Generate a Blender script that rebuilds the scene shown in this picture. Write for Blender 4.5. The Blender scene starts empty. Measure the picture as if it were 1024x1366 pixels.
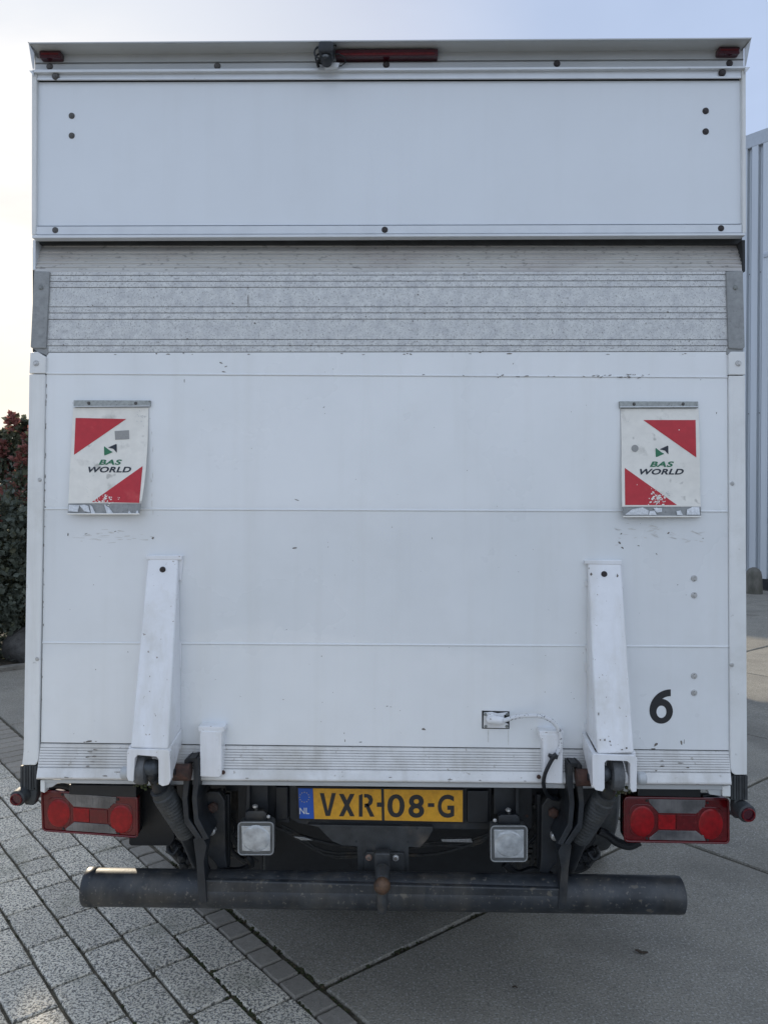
import bpy, bmesh, math, random
from mathutils import Vector, Matrix, noise
R = math.radians
random.seed(7)
scene = bpy.context.scene
col = scene.collection

# ---------------------------------------------------------------- camera
CAM = Vector((0.04, -2.30, 1.634)); PITCH, YAW, ROLL, FPX = R(-0.6), R(1.0), R(0.15), 1042.0
_fw = Vector((-math.sin(YAW)*math.cos(PITCH), math.cos(YAW)*math.cos(PITCH), math.sin(PITCH)))
_r0 = Vector((math.cos(YAW), math.sin(YAW), 0)); _u0 = _r0.cross(_fw)
_rt = _r0*math.cos(ROLL) + _u0*math.sin(ROLL); _up = -_r0*math.sin(ROLL) + _u0*math.cos(ROLL)
cd = bpy.data.cameras.new('camera'); cam = bpy.data.objects.new('camera', cd); col.objects.link(cam)
m = Matrix((_rt, _up, -_fw)).transposed().to_4x4(); m.translation = CAM
cam.matrix_world = m
cd.sensor_fit = 'VERTICAL'; cd.sensor_height = 36.0; cd.lens = FPX/1366*36.0
cd.clip_start = 0.05; cd.clip_end = 3000
scene.camera = cam

def at(px, py, Y=0.0):
    """point of the plane y=Y that was measured at (px,py) in the 1024x1366 survey photograph"""
    d = _fw + _rt*((px-512)/FPX) - _up*((py-683)/FPX)
    return CAM + d*((Y-CAM.y)/d.y)
def at_ground(px, py, z=0.0):
    d = _fw + _rt*((px-512)/FPX) - _up*((py-683)/FPX)
    return CAM + d*((z-CAM.z)/d.z)
def proj(p):
    v = Vector(p)-CAM; z = v.dot(_fw)
    return (512+FPX*v.dot(_rt)/z, 683-FPX*v.dot(_up)/z, z)

# ---------------------------------------------------------------- world, sun, exposure
SUN_AZ, SUN_EL = R(28.0), R(19.0)          # azimuth to the left of +Y
sdir = Vector((-math.sin(SUN_AZ)*math.cos(SUN_EL), math.cos(SUN_AZ)*math.cos(SUN_EL), math.sin(SUN_EL)))
w = bpy.data.worlds.new('World'); scene.world = w; w.use_nodes = True
nt = w.node_tree; N = nt.nodes; LK = nt.links
for n in list(N): N.remove(n)
out = N.new('ShaderNodeOutputWorld'); bg = N.new('ShaderNodeBackground'); bg.inputs['Strength'].default_value = 0.10
sky = N.new('ShaderNodeTexSky'); sky.sky_type = 'NISHITA'; sky.sun_disc = False
sky.sun_elevation = SUN_EL; sky.sun_rotation = -SUN_AZ; sky.air_density = 1.0; sky.dust_density = 1.5; sky.ozone_density = 1.5
tc = N.new('ShaderNodeTexCoord')
mp = N.new('ShaderNodeMapping'); mp.inputs['Scale'].default_value = (1.0, 1.0, 2.6)
mp.inputs['Rotation'].default_value = (0.1, 0.25, 0.3)
LK.new(tc.outputs['Generated'], mp.inputs['Vector'])
no = N.new('ShaderNodeTexNoise'); no.inputs['Scale'].default_value = 1.9; no.inputs['Detail'].default_value = 6; no.inputs['Roughness'].default_value = 0.5
no.inputs['Distortion'].default_value = 0.35
LK.new(mp.outputs[0], no.inputs['Vector'])
cr = N.new('ShaderNodeMapRange'); cr.inputs['From Min'].default_value = 0.36; cr.inputs['From Max'].default_value = 0.66
cr.inputs['To Min'].default_value = 0.80; cr.inputs['To Max'].default_value = 1.0; cr.interpolation_type = 'SMOOTHSTEP'
LK.new(no.outputs['Fac'], cr.inputs['Value'])
# thin cloud scatters sunlight forward: brighter and warmer towards the sun
dt = N.new('ShaderNodeVectorMath'); dt.operation = 'DOT_PRODUCT'; dt.inputs[1].default_value = sdir
LK.new(tc.outputs['Generated'], dt.inputs[0])
ramp = N.new('ShaderNodeValToRGB'); hf = N.new('ShaderNodeMath'); hf.operation = 'MULTIPLY_ADD'; hf.inputs[1].default_value = 0.5; hf.inputs[2].default_value = 0.5
LK.new(dt.outputs['Value'], hf.inputs[0]); LK.new(hf.outputs[0], ramp.inputs['Fac'])
e = ramp.color_ramp.elements
e[0].position = 0.0; e[0].color = (0.82, 0.93, 1.12, 1)
e[1].position = 1.0; e[1].color = (0.79, 0.82, 0.86, 1)
for p_, c_ in ((0.50, (0.68, 0.80, 1.02, 1)), (0.76, (0.48, 0.60, 0.85, 1)), (0.90, (0.50, 0.60, 0.81, 1)), (0.945, (0.61, 0.66, 0.79, 1)), (0.98, (0.73, 0.77, 0.85, 1))):
    q = e.new(p_); q.color = c_
gain = N.new('ShaderNodeVectorMath'); gain.operation = 'SCALE'; gain.inputs['Scale'].default_value = 10.3
# warm bright band low in the sky on the sun's side
sz = N.new('ShaderNodeSeparateXYZ'); LK.new(tc.outputs['Generated'], sz.inputs[0])
lo_ = N.new('ShaderNodeMapRange'); lo_.interpolation_type = 'SMOOTHSTEP'
for k_, v_ in (('From Min', 0.52), ('From Max', 0.12), ('To Min', 0.0), ('To Max', 1.0)): lo_.inputs[k_].default_value = v_
LK.new(sz.outputs['Z'], lo_.inputs['Value'])
ts_ = N.new('ShaderNodeMapRange'); ts_.interpolation_type = 'SMOOTHSTEP'
for k_, v_ in (('From Min', 0.86), ('From Max', 0.985), ('To Min', 0.0), ('To Max', 1.0)): ts_.inputs[k_].default_value = v_
LK.new(hf.outputs[0], ts_.inputs['Value'])
wf = N.new('ShaderNodeMath'); wf.operation = 'MULTIPLY'; LK.new(lo_.outputs[0], wf.inputs[0]); LK.new(ts_.outputs[0], wf.inputs[1])
wm = N.new('ShaderNodeMix'); wm.data_type = 'RGBA'; wm.inputs['B'].default_value = (0.98, 0.925, 0.83, 1)
LK.new(wf.outputs[0], wm.inputs['Factor']); LK.new(ramp.outputs['Color'], wm.inputs['A'])
LK.new(wm.outputs['Result'], gain.inputs[0])
mx = N.new('ShaderNodeMix'); mx.data_type = 'RGBA'
LK.new(cr.outputs[0], mx.inputs['Factor']); LK.new(sky.outputs['Color'], mx.inputs['A']); LK.new(gain.outputs[0], mx.inputs['B'])
LK.new(mx.outputs['Result'], bg.inputs['Color']); LK.new(bg.outputs[0], out.inputs['Surface'])

sl = bpy.data.lights.new('sun', 'SUN'); sl.energy = 5.0; sl.angle = R(0.7); sl.color = (1.0, 0.87, 0.68)
so = bpy.data.objects.new('sun', sl); col.objects.link(so); so.location = (-8, 12, 9)
so.rotation_euler = sdir.to_track_quat('Z', 'Y').to_euler()

scene.view_settings.view_transform = 'Standard'; scene.view_settings.look = 'None'
scene.view_settings.gamma = 1.0; scene.view_settings.use_curve_mapping = False; scene.view_settings.exposure = 0.08

# ---------------------------------------------------------------- materials
MATS = {}
def mat(name, color, rough=0.5, metal=0.0, var=0.0, vscale=8.0, color2=None, cfac=(0.45, 0.65), bump=0.0, bscale=200.0,
        coat=0.0, speck=None, objvar=0.0, rvar=0.0, spec=0.5, bdist=0.002, stretch=(1, 1, 1), streak=None, coatr=0.08):
    if name in MATS: return MATS[name]
    mt = bpy.data.materials.new(name); mt.use_nodes = True; t = mt.node_tree; n = t.nodes; l = t.links
    b = n['Principled BSDF']; b.inputs['Roughness'].default_value = rough; b.inputs['Metallic'].default_value = metal
    b.inputs['Specular IOR Level'].default_value = spec
    b.inputs['Coat Weight'].default_value = coat; b.inputs['Coat Roughness'].default_value = coatr
    geo = n.new('ShaderNodeNewGeometry'); mpn = n.new('ShaderNodeMapping'); mpn.inputs['Scale'].default_value = stretch
    l.new(geo.outputs['Position'], mpn.inputs['Vector'])
    def nz(scale, detail=4, rgh=0.55):
        x = n.new('ShaderNodeTexNoise'); x.inputs['Scale'].default_value = scale; x.inputs['Detail'].default_value = detail
        x.inputs['Roughness'].default_value = rgh; l.new(mpn.outputs[0], x.inputs['Vector']); return x
    def rng(src, a, c, d0=0.0, d1=1.0):
        x = n.new('ShaderNodeMapRange'); x.inputs['From Min'].default_value = a; x.inputs['From Max'].default_value = c
        x.inputs['To Min'].default_value = d0; x.inputs['To Max'].default_value = d1; l.new(src, x.inputs['Value']); return x.outputs[0]
    def mix(fac, a, c, mode='MIX'):
        x = n.new('ShaderNodeMix'); x.data_type = 'RGBA'; x.blend_type = mode
        for s, v in (('Factor', fac), ('A', a), ('B', c)):
            if isinstance(v, (int, float)): x.inputs[s].default_value = v
            elif isinstance(v, tuple): x.inputs[s].default_value = v
            else: l.new(v, x.inputs[s])
        return x.outputs['Result']
    cur = (*color, 1)
    if color2: cur = mix(rng(nz(vscale, 6).outputs['Fac'], *cfac), cur, (*color2, 1))
    if var:
        v = rng(nz(vscale*2.7, 5).outputs['Fac'], 0.3, 0.7, 1-var, 1+var)
        cc = n.new('ShaderNodeCombineColor'); [l.new(v, cc.inputs[i]) for i in range(3)]
        cur = mix(1.0, cur, cc.outputs[0], 'MULTIPLY')
    if objvar:
        oi = n.new('ShaderNodeObjectInfo'); v = rng(oi.outputs['Random'], 0, 1, 1-objvar, 1+objvar)
        cc = n.new('ShaderNodeCombineColor'); [l.new(v, cc.inputs[i]) for i in range(3)]
        cur = mix(1.0, cur, cc.outputs[0], 'MULTIPLY')
    if streak:
        m3 = n.new('ShaderNodeMapping'); m3.inputs['Scale'].default_value = (14, 14, 0.9); l.new(geo.outputs['Position'], m3.inputs['Vector'])
        x3 = n.new('ShaderNodeTexNoise'); x3.inputs['Scale'].default_value = 1.0; x3.inputs['Detail'].default_value = 5; x3.inputs['Roughness'].default_value = 0.6; l.new(m3.outputs[0], x3.inputs['Vector'])
        cur = mix(rng(x3.outputs['Fac'], 0.50, 0.72, 0, streak[1]), cur, (*streak[0], 1))
        cur = mix(rng(nz(2.3, 8, 0.7).outputs['Fac'], 0.52, 0.74, 0, streak[1]*1.2), cur, (*streak[0], 1))
    for s in (speck or []):
        sc, lo, hi, c3, amt = s
        cur = mix(rng(nz(sc, 2, 0.5).outputs['Fac'], lo, hi, 0, amt), cur, (*c3, 1))
    if isinstance(cur, tuple): b.inputs['Base Color'].default_value = cur
    else: l.new(cur, b.inputs['Base Color'])
    if rvar: l.new(rng(nz(vscale*1.3, 5).outputs['Fac'], 0.3, 0.7, max(0.02, rough-rvar), rough+rvar), b.inputs['Roughness'])
    if bump:
        bp = n.new('ShaderNodeBump'); bp.inputs['Strength'].default_value = bump; bp.inputs['Distance'].default_value = bdist
        l.new(nz(bscale, 4, 0.6).outputs['Fac'], bp.inputs['Height']); l.new(bp.outputs[0], b.inputs['Normal'])
        if coat: l.new(bp.outputs[0], b.inputs['Coat Normal'])
    MATS[name] = mt
    return mt

WHITE = mat('white_paint', (0.80, 0.82, 0.83), 0.30, var=0.025, vscale=1.6, color2=(0.74, 0.77, 0.78), cfac=(0.45, 0.75), bump=0.10, bscale=3.2, bdist=0.006, coat=1.0, coatr=0.035, rvar=0.08, streak=((0.60, 0.60, 0.56), 0.16))
PANELW = mat('fascia_paint', (0.74, 0.78, 0.82), 0.36, var=0.02, vscale=1.2, bump=0.10, bscale=4, bdist=0.005, coat=0.5, coatr=0.06, rvar=0.06, streak=((0.60, 0.62, 0.62), 0.10))
ARMW = mat('arm_paint', (0.80, 0.81, 0.83), 0.33, var=0.03, vscale=9, color2=(0.62, 0.61, 0.57), cfac=(0.60, 0.82), bump=0.25, bscale=60, speck=[(85, 0.71, 0.75, (0.22, 0.16, 0.12), 0.8)], coat=0.4, streak=((0.56, 0.54, 0.48), 0.5))
TRIMW = mat('trim_paint', (0.77, 0.78, 0.77), 0.42, var=0.05, vscale=3, color2=(0.58, 0.57, 0.53), cfac=(0.58, 0.85), bump=0.1, bscale=40, speck=[(35, 0.72, 0.78, (0.3, 0.29, 0.26), 0.5)], streak=((0.52, 0.51, 0.46), 0.5), coat=0.2)
RIBW = mat('ribbed_white', (0.72, 0.72, 0.71), 0.4, var=0.07, vscale=5, color2=(0.50, 0.48, 0.43), cfac=(0.52, 0.85), speck=[(60, 0.68, 0.75, (0.3, 0.27, 0.22), 0.6)], bump=0.15, bscale=90, streak=((0.42, 0.40, 0.35), 0.5))
RAILM = mat('rail_aluminium', (0.66, 0.69, 0.72), 0.36, 0.15, var=0.05, vscale=5, bump=0.08, bscale=60, speck=[(40, 0.72, 0.77, (0.35, 0.35, 0.35), 0.5)])
CAPM = mat('cap_aluminium', (0.50, 0.52, 0.53), 0.5, 0.1, var=0.08, vscale=4, speck=[(30, 0.7, 0.76, (0.3, 0.3, 0.29), 0.5)], stretch=(0.4, 1, 1))
ALU = mat('worn_aluminium', (0.63, 0.64, 0.63), 0.46, 0.25, var=0.10, vscale=30, color2=(0.50, 0.51, 0.52), cfac=(0.42, 0.72), bump=0.3, bscale=160,
          speck=[(150, 0.60, 0.68, (0.27, 0.27, 0.27), 0.75), (260, 0.56, 0.66, (0.36, 0.36, 0.36), 0.8)], rvar=0.1)
TIP = mat('tip_aluminium', (0.58, 0.57, 0.54), 0.55, 0.15, var=0.06, vscale=7, color2=(0.48, 0.45, 0.43), cfac=(0.45, 0.75), bump=0.3, bscale=120,
          speck=[(110, 0.6, 0.72, (0.24, 0.23, 0.22), 0.7)], stretch=(0.5, 1, 1))
GREYCAP = mat('grey_cast', (0.30, 0.31, 0.31), 0.6, 0.2, var=0.14, vscale=22, speck=[(130, 0.6, 0.75, (0.16, 0.16, 0.16), 0.6)], bump=0.3, bscale=200)
DARKM = mat('dark_steel', (0.014, 0.017, 0.021), 0.5, var=0.35, vscale=10, color2=(0.055, 0.050, 0.042), cfac=(0.55, 0.8), bump=0.25, bscale=90)
BLACK = mat('black_plastic', (0.009, 0.011, 0.014), 0.42, var=0.25, vscale=14, bump=0.15, bscale=150)
SEAM = mat('seam_dark', (0.035, 0.038, 0.04), 0.8, var=0.2)
RUBBER = mat('rubber', (0.040, 0.044, 0.046), 0.62, var=0.3, vscale=15, bump=0.3, bscale=120, color2=(0.06, 0.058, 0.052), cfac=(0.5, 0.8))
TUBEM = mat('bumper_paint', (0.019, 0.023, 0.028), 0.46, var=0.4, vscale=7, color2=(0.055, 0.058, 0.06), cfac=(0.5, 0.75), bump=0.2, bscale=70, rvar=0.12,
            speck=[(38, 0.66, 0.72, (0.15, 0.13, 0.10), 0.55), (110, 0.64, 0.72, (0.15, 0.14, 0.12), 0.6)], streak=((0.075, 0.07, 0.06), 0.6))
RUST = mat('rusty_steel', (0.075, 0.036, 0.026), 0.8, 0.1, var=0.35, vscale=25, color2=(0.05, 0.035, 0.03), bump=0.5, bscale=150)
BALLM = mat('rusty_ball', (0.13, 0.075, 0.045), 0.55, 0.4, var=0.3, vscale=30, color2=(0.05, 0.04, 0.035), bump=0.3, bscale=120)
ZINC = mat('zinc_bolt', (0.52, 0.52, 0.51), 0.42, 0.6, var=0.2, vscale=60)
BOLTD = mat('dull_bolt', (0.10, 0.095, 0.09), 0.5, 0.4, var=0.25, vscale=120)
BOLTB = mat('dark_bolt', (0.035, 0.028, 0.028), 0.55, 0.2, var=0.3, vscale=120)
BOLTG = mat('grey_rivet', (0.24, 0.25, 0.24), 0.5, 0.5, var=0.2, vscale=120)
CHIP = mat('bare_metal_chip', (0.16, 0.14, 0.12), 0.75, var=0.5, vscale=60)
SMUDGE = mat('grime_smudge', (0.63, 0.63, 0.61), 0.6, var=0.1, vscale=40)
REDL = mat('red_lens', (0.115, 0.003, 0.006), 0.18, spec=0.35, var=0.2, vscale=30, coat=0.5, speck=[(70, 0.66, 0.74, (0.24, 0.03, 0.03), 0.35)])
REDB = mat('red_reflector', (0.32, 0.004, 0.008), 0.3, var=0.25, vscale=28, coat=0.25, color2=(0.22, 0.003, 0.006), cfac=(0.4, 0.65), spec=0.3)
REDD = mat('dark_red_lens', (0.055, 0.006, 0.014), 0.25, var=0.15, vscale=40, coat=0.4)
CLEARL = mat('clear_lens', (0.155, 0.15, 0.15), 0.15, var=0.2, vscale=12, coat=0.9, color2=(0.07, 0.07, 0.075), cfac=(0.42, 0.62))
YEL = mat('plate_yellow', (0.72, 0.36, 0.020), 0.42, var=0.10, vscale=30, color2=(0.56, 0.26, 0.02), cfac=(0.5, 0.8))
BLUE = mat('plate_blue', (0.010, 0.09, 0.45), 0.4, var=0.05)
INK = mat('black_ink', (0.020, 0.020, 0.022), 0.5)
INKW = mat('pale_print', (0.62, 0.66, 0.70), 0.5)
STARY = mat('star_yellow', (0.45, 0.42, 0.20), 0.5)
GREEN = mat('print_green', (0.025, 0.17, 0.085), 0.5, var=0.1)
NAVY = mat('print_navy', (0.018, 0.026, 0.04), 0.5)
FLAG = mat('flag_plastic', (0.82, 0.80, 0.74), 0.42, var=0.05, vscale=14, color2=(0.42, 0.41, 0.37), cfac=(0.60, 0.80), bump=0.15, bscale=40,
           speck=[(26, 0.68, 0.74, (0.32, 0.31, 0.28), 0.6)])
FRED = mat('flag_red', (0.50, 0.022, 0.035), 0.42, var=0.08, vscale=20, color2=(0.60, 0.10, 0.09), cfac=(0.6, 0.9))
FEDGE = mat('flag_strip', (0.36, 0.38, 0.37), 0.55, 0.25, var=0.2, vscale=40, speck=[(140, 0.62, 0.72, (0.12, 0.12, 0.11), 0.7)])
FOIL = mat('torn_foil', (0.60, 0.62, 0.64), 0.30, 0.4, var=0.2, vscale=60)
GREYSQ = mat('grey_sticker', (0.32, 0.32, 0.31), 0.6, var=0.2, vscale=300)
LAMPG = mat('lamp_glass', (0.42, 0.44, 0.45), 0.16, 0.15, var=0.30, vscale=13, coat=0.8, bump=0.4, bscale=60)
CABLEW = mat('painted_cable', (0.66, 0.67, 0.68), 0.45, speck=[(150, 0.60, 0.64, (0.06, 0.06, 0.07), 0.9)])
GLASS = mat('dark_glass', (0.02, 0.025, 0.03), 0.05, coat=1.0)
PAVER = mat('granite_paver', (0.72, 0.675, 0.565), 0.85, var=0.10, vscale=9, objvar=0.13, bump=0.9, bscale=120, bdist=0.004,
            speck=[(150, 0.53, 0.57, (0.12, 0.12, 0.11), 0.8), (95, 0.535, 0.575, (0.11, 0.11, 0.105), 0.85), (170, 0.57, 0.62, (0.80, 0.78, 0.72), 0.7), (5, 0.56, 0.72, (0.20, 0.20, 0.15), 0.45)])
SETT = mat('concrete_sett', (0.27, 0.25, 0.215), 0.88, var=0.12, vscale=14, objvar=0.10, bump=0.5, bscale=230, bdist=0.002,
           speck=[(230, 0.60, 0.66, (0.40, 0.39, 0.36), 0.5), (160, 0.62, 0.68, (0.09, 0.09, 0.08), 0.5)])
SLAB = mat('concrete_slab', (0.285, 0.265, 0.220), 0.86, var=0.10, vscale=2.2, objvar=0.06, bump=0.45, bscale=190, bdist=0.002,
           color2=(0.22, 0.208, 0.178), cfac=(0.40, 0.75),
           speck=[(115, 0.56, 0.62, (0.44, 0.43, 0.40), 0.65), (140, 0.54, 0.60, (0.11, 0.105, 0.09), 0.55), (1.3, 0.55, 0.70, (0.14, 0.13, 0.11), 0.6), (7, 0.64, 0.72, (0.13, 0.12, 0.105), 0.2), (60, 0.60, 0.66, (0.13, 0.125, 0.11), 0.4)])
JOINT = mat('joint_fill', (0.11, 0.10, 0.072), 0.95, var=0.4, vscale=18, color2=(0.085, 0.075, 0.055), bump=1.0, bscale=110, bdist=0.01)
ASPH = mat('asphalt', (0.07, 0.07, 0.068), 0.9, var=0.15, vscale=0.8, bump=0.5, bscale=120)
SOIL = mat('soil', (0.045, 0.038, 0.028), 0.95, var=0.4, vscale=8, bump=1.0, bscale=40, bdist=0.03)
KERB = mat('kerb_concrete', (0.20, 0.19, 0.17), 0.85, var=0.2, vscale=6, bump=0.5, bscale=90)
STONE = mat('dark_boulder', (0.07, 0.068, 0.065), 0.85, var=0.3, vscale=6, bump=0.8, bscale=25, bdist=0.02)
BOLLM = mat('bollard_concrete', (0.17, 0.16, 0.14), 0.85, var=0.2, vscale=5, color2=(0.09, 0.09, 0.07), bump=0.5, bscale=60, stretch=(1, 1, 0.4))
CLAD = mat('steel_cladding', (0.61, 0.65, 0.68), 0.42, 0.25, var=0.05, vscale=0.8, stretch=(2, 2, 0.2))
CLADT = mat('roof_trim', (0.50, 0.54, 0.58), 0.4, 0.2, var=0.05)
BARK = mat('bark', (0.09, 0.065, 0.045), 0.9, var=0.3, vscale=20, bump=0.6, bscale=60)
LEAF1 = mat('leaf_dark', (0.17, 0.20, 0.165), 0.5, var=0.35, vscale=5, objvar=0.15)
LEAF2 = mat('leaf_red', (0.30, 0.12, 0.10), 0.5, var=0.35, vscale=6)
LEAF3 = mat('leaf_olive', (0.13, 0.14, 0.09), 0.5, var=0.3, vscale=6)
DEADLEAF = mat('dead_leaf', (0.05, 0.035, 0.022), 0.8, var=0.3, vscale=40)
MOSS = mat('moss', (0.035, 0.045, 0.015), 0.95, var=0.5, vscale=60, color2=(0.08, 0.06, 0.035))
for mm in (LEAF1, LEAF2, LEAF3):
    b = mm.node_tree.nodes['Principled BSDF']
    tr = mm.node_tree.nodes.new('ShaderNodeBsdfTranslucent'); ad = mm.node_tree.nodes.new('ShaderNodeMixShader'); ad.inputs[0].default_value = 0.45
    src = b.inputs['Base Color'].links[0].from_socket
    mm.node_tree.links.new(src, tr.inputs['Color'])
    mm.node_tree.links.new(b.outputs[0], ad.inputs[1]); mm.node_tree.links.new(tr.outputs[0], ad.inputs[2])
    mm.node_tree.links.new(ad.outputs[0], mm.node_tree.nodes['Material Output'].inputs['Surface'])

# ---------------------------------------------------------------- mesh helpers
class MB:
    def __init__(s): s.b = bmesh.new()
    def face(s, pts, smooth=False, mi=0):
        try:
            f = s.b.faces.new([s.b.verts.new(Vector(p)) for p in pts]); f.smooth = smooth; f.material_index = mi; return f
        except ValueError: return None
    def prism(s, pts, d, bevel=0.0):
        """closed solid: polygon pts pushed along vector d"""
        d = Vector(d); a = [s.b.verts.new(Vector(p)) for p in pts]; c = [s.b.verts.new(Vector(p)+d) for p in pts]
        k = len(pts); fs = [s.b.faces.new(a), s.b.faces.new(c[::-1])]
        for i in range(k): fs.append(s.b.faces.new((a[i], c[i], c[(i+1) % k], a[(i+1) % k])))
        bmesh.ops.recalc_face_normals(s.b, faces=fs)
        if bevel:
            ed = list({e for f in fs for e in f.edges})
            bmesh.ops.bevel(s.b, geom=ed, offset=bevel, segments=2, affect='EDGES', profile=0.5)
        return s
    def box(s, lo, hi, bevel=0.0):
        (x0, y0, z0), (x1, y1, z1) = lo, hi
        return s.prism([(x0, y0, z0), (x1, y0, z0), (x1, y0, z1), (x0, y0, z1)], (0, y1-y0, 0), bevel)
    def ppoly(s, pts, Y, th, bevel=0.0):
        return s.prism([at(x, y, Y) for x, y in pts], (0, th, 0), bevel)
    def pbox(s, x0, y0, x1, y1, Y, th, bevel=0.0):
        return s.ppoly([(x0, y0), (x0, y1), (x1, y1), (x1, y0)], Y, th, bevel)
    def tube(s, path, r, n=12, cap=True):
        """round tube; r a number or list"""
        P = [Vector(p) for p in path]; rr = r if isinstance(r, (list, tuple)) else [r]*len(P)
        rings = []; ref = None
        for i, p in enumerate(P):
            t = (P[min(i+1, len(P)-1)]-P[max(i-1, 0)]).normalized()
            if ref is None:
                ref = Vector((0, 0, 1)) if abs(t.z) < 0.9 else Vector((1, 0, 0))
            u = (ref - t*ref.dot(t)).normalized(); ref = u; v = t.cross(u)
            rings.append([s.b.verts.new(p+(u*math.cos(2*math.pi*k/n)+v*math.sin(2*math.pi*k/n))*rr[i]) for k in range(n)])
        fs = []
        for i in range(len(rings)-1):
            for k in range(n):
                f = s.b.faces.new((rings[i][k], rings[i][(k+1) % n], rings[i+1][(k+1) % n], rings[i+1][k])); f.smooth = True; fs.append(f)
        if cap:
            fs.append(s.b.faces.new(rings[0][::-1])); fs.append(s.b.faces.new(rings[-1]))
        bmesh.ops.recalc_face_normals(s.b, faces=fs)
        return s
    def lathe(s, c, axis, prof, n=20):
        """prof: list of (distance along axis, radius)"""
        c = Vector(c); a = Vector(axis).normalized()
        return s.tube([c+a*d for d, _ in prof], [max(1e-5, r) for _, r in prof], n)
    def sphere(s, c, r, sub=2, scale=(1, 1, 1)):
        g = bmesh.ops.create_icosphere(s.b, subdivisions=sub, radius=1.0, matrix=Matrix.Translation(c) @ Matrix.Diagonal((r*scale[0], r*scale[1], r*scale[2], 1)))
        for v in g['verts']:
            for f in v.link_faces: f.smooth = True
        return s
    def build_each(s, name, material, parent=None, **k):
        """every connected piece becomes an object of its own"""
        s.b.verts.index_update(); seen = set(); res = []
        for v0 in s.b.verts:
            if v0 in seen: continue
            st = [v0]; seen.add(v0); comp = []
            while st:
                v = st.pop(); comp.append(v)
                for e_ in v.link_edges:
                    o_ = e_.other_vert(v)
                    if o_ not in seen: seen.add(o_); st.append(o_)
            m2 = MB(); mp_ = {v: m2.b.verts.new(v.co) for v in comp}; fs = {f for v in comp for f in v.link_faces}
            for f in fs:
                g_ = m2.b.faces.new([mp_[v] for v in f.verts]); g_.smooth = f.smooth; g_.material_index = f.material_index
            res.append(m2.build(name, material, parent, **k))
        s.b.free(); return res
    def build(s, name, material, parent=None, bevel=0.0, seg=2, kind=None, sharp=35):
        cen = Vector((0, 0, 0)); vs = s.b.verts
        if len(vs):
            lo = Vector((min(v.co.x for v in vs), min(v.co.y for v in vs), min(v.co.z for v in vs)))
            hi = Vector((max(v.co.x for v in vs), max(v.co.y for v in vs), max(v.co.z for v in vs)))
            cen = (lo+hi)/2
        for v in vs: v.co -= cen
        me = bpy.data.meshes.new(name); s.b.to_mesh(me); s.b.free()
        for mm_ in (material if isinstance(material, (list, tuple)) else [material]): me.materials.append(mm_)
        if any(p.use_smooth for p in me.polygons):
            me.set_sharp_from_angle(angle=R(sharp))
        o = bpy.data.objects.new(name, me); col.objects.link(o)
        put(o, cen, parent)
        if bevel:
            bm_ = o.modifiers.new('edge', 'BEVEL'); bm_.width = bevel; bm_.segments = seg; bm_.limit_method = 'ANGLE'; bm_.angle_limit = R(40)
        if kind: o['kind'] = kind
        return o
WP = {}
def put(o, wloc, parent=None):
    """place o at world location wloc under parent (parents are only moved, never turned)"""
    wloc = Vector(wloc); WP[o.name] = wloc
    if parent is not None:
        o.parent = parent; o.location = wloc-WP[parent.name]
    else: o.location = wloc
def empty(name, loc, label, cat, group=None):
    o = bpy.data.objects.new(name, None); col.objects.link(o); put(o, loc); o.empty_display_size = 0.2
    o['label'] = label; o['category'] = cat
    if group: o['group'] = group
    return o
def tag(o, label, cat, group=None):
    o['label'] = label; o['category'] = cat
    if group: o['group'] = group
    return o
def clone(o, name, wloc, parent, rot=None):
    c = o.copy(); c.name = name; col.objects.link(c); put(c, wloc, parent)
    if rot: c.rotation_euler = rot
    return c
def text_mesh(body, bold=0.02, shear=0.0, sx=1.0, spacing=1.0):
    """2D triangles of a text, normalised to its own bounding box (0..1, y up) + aspect"""
    cu = bpy.data.curves.new('t', 'FONT'); cu.body = body; cu.offset = bold; cu.shear = shear; cu.space_character = spacing
    cu.resolution_u = 5; cu.fill_mode = 'FRONT'
    ob = bpy.data.objects.new('t', cu); col.objects.link(ob)
    bpy.context.view_layer.update()
    me = bpy.data.meshes.new_from_object(ob.evaluated_get(bpy.context.evaluated_depsgraph_get()))
    V = [(v.co.x, v.co.y) for v in me.vertices]; Fs = [tuple(p.vertices) for p in me.polygons]
    x0 = min(v[0] for v in V); x1 = max(v[0] for v in V); y0 = min(v[1] for v in V); y1 = max(v[1] for v in V)
    bpy.data.objects.remove(ob); bpy.data.meshes.remove(me); bpy.data.curves.remove(cu)
    return [((x-x0)/(x1-x0), (y-y0)/(y1-y0)) for x, y in V], Fs
def print_text(mb, body, x0, y0, x1, y1, yf, **k):
    """lay the text into the photo box x0..x1,y0..y1 on the surface Y = yf(px,py)"""
    V, Fs = text_mesh(body, **k)
    vs = [mb.b.verts.new(at(x0+(x1-x0)*u, y1-(y1-y0)*v, yf(x0+(x1-x0)*u, y1-(y1-y0)*v))) for u, v in V]
    for f in Fs:
        try: mb.b.faces.new([vs[i] for i in f])
        except ValueError: pass
def lerp(a, b, t): return a+(b-a)*t

# ================================================================ GROUND
GA = R(-49.7)
GT = Vector((math.cos(GA), math.sin(GA), 0)); GN = Vector((-math.sin(GA), math.cos(GA), 0))
def gp(n, t, z=0.0): return GN*n + GT*t + Vector((0, 0, z))
N5, ROW, N6, T0, SL = -0.057, 0.152, 0.040, -0.3785, 2.01
BL = 0.2975

g = MB(); g.face([(-400, -400, -0.06), (400, -400, -0.06), (400, 600, -0.06), (-400, 600, -0.06)])
ground = g.build('ground', ASPH); ground['kind'] = 'structure'
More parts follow.
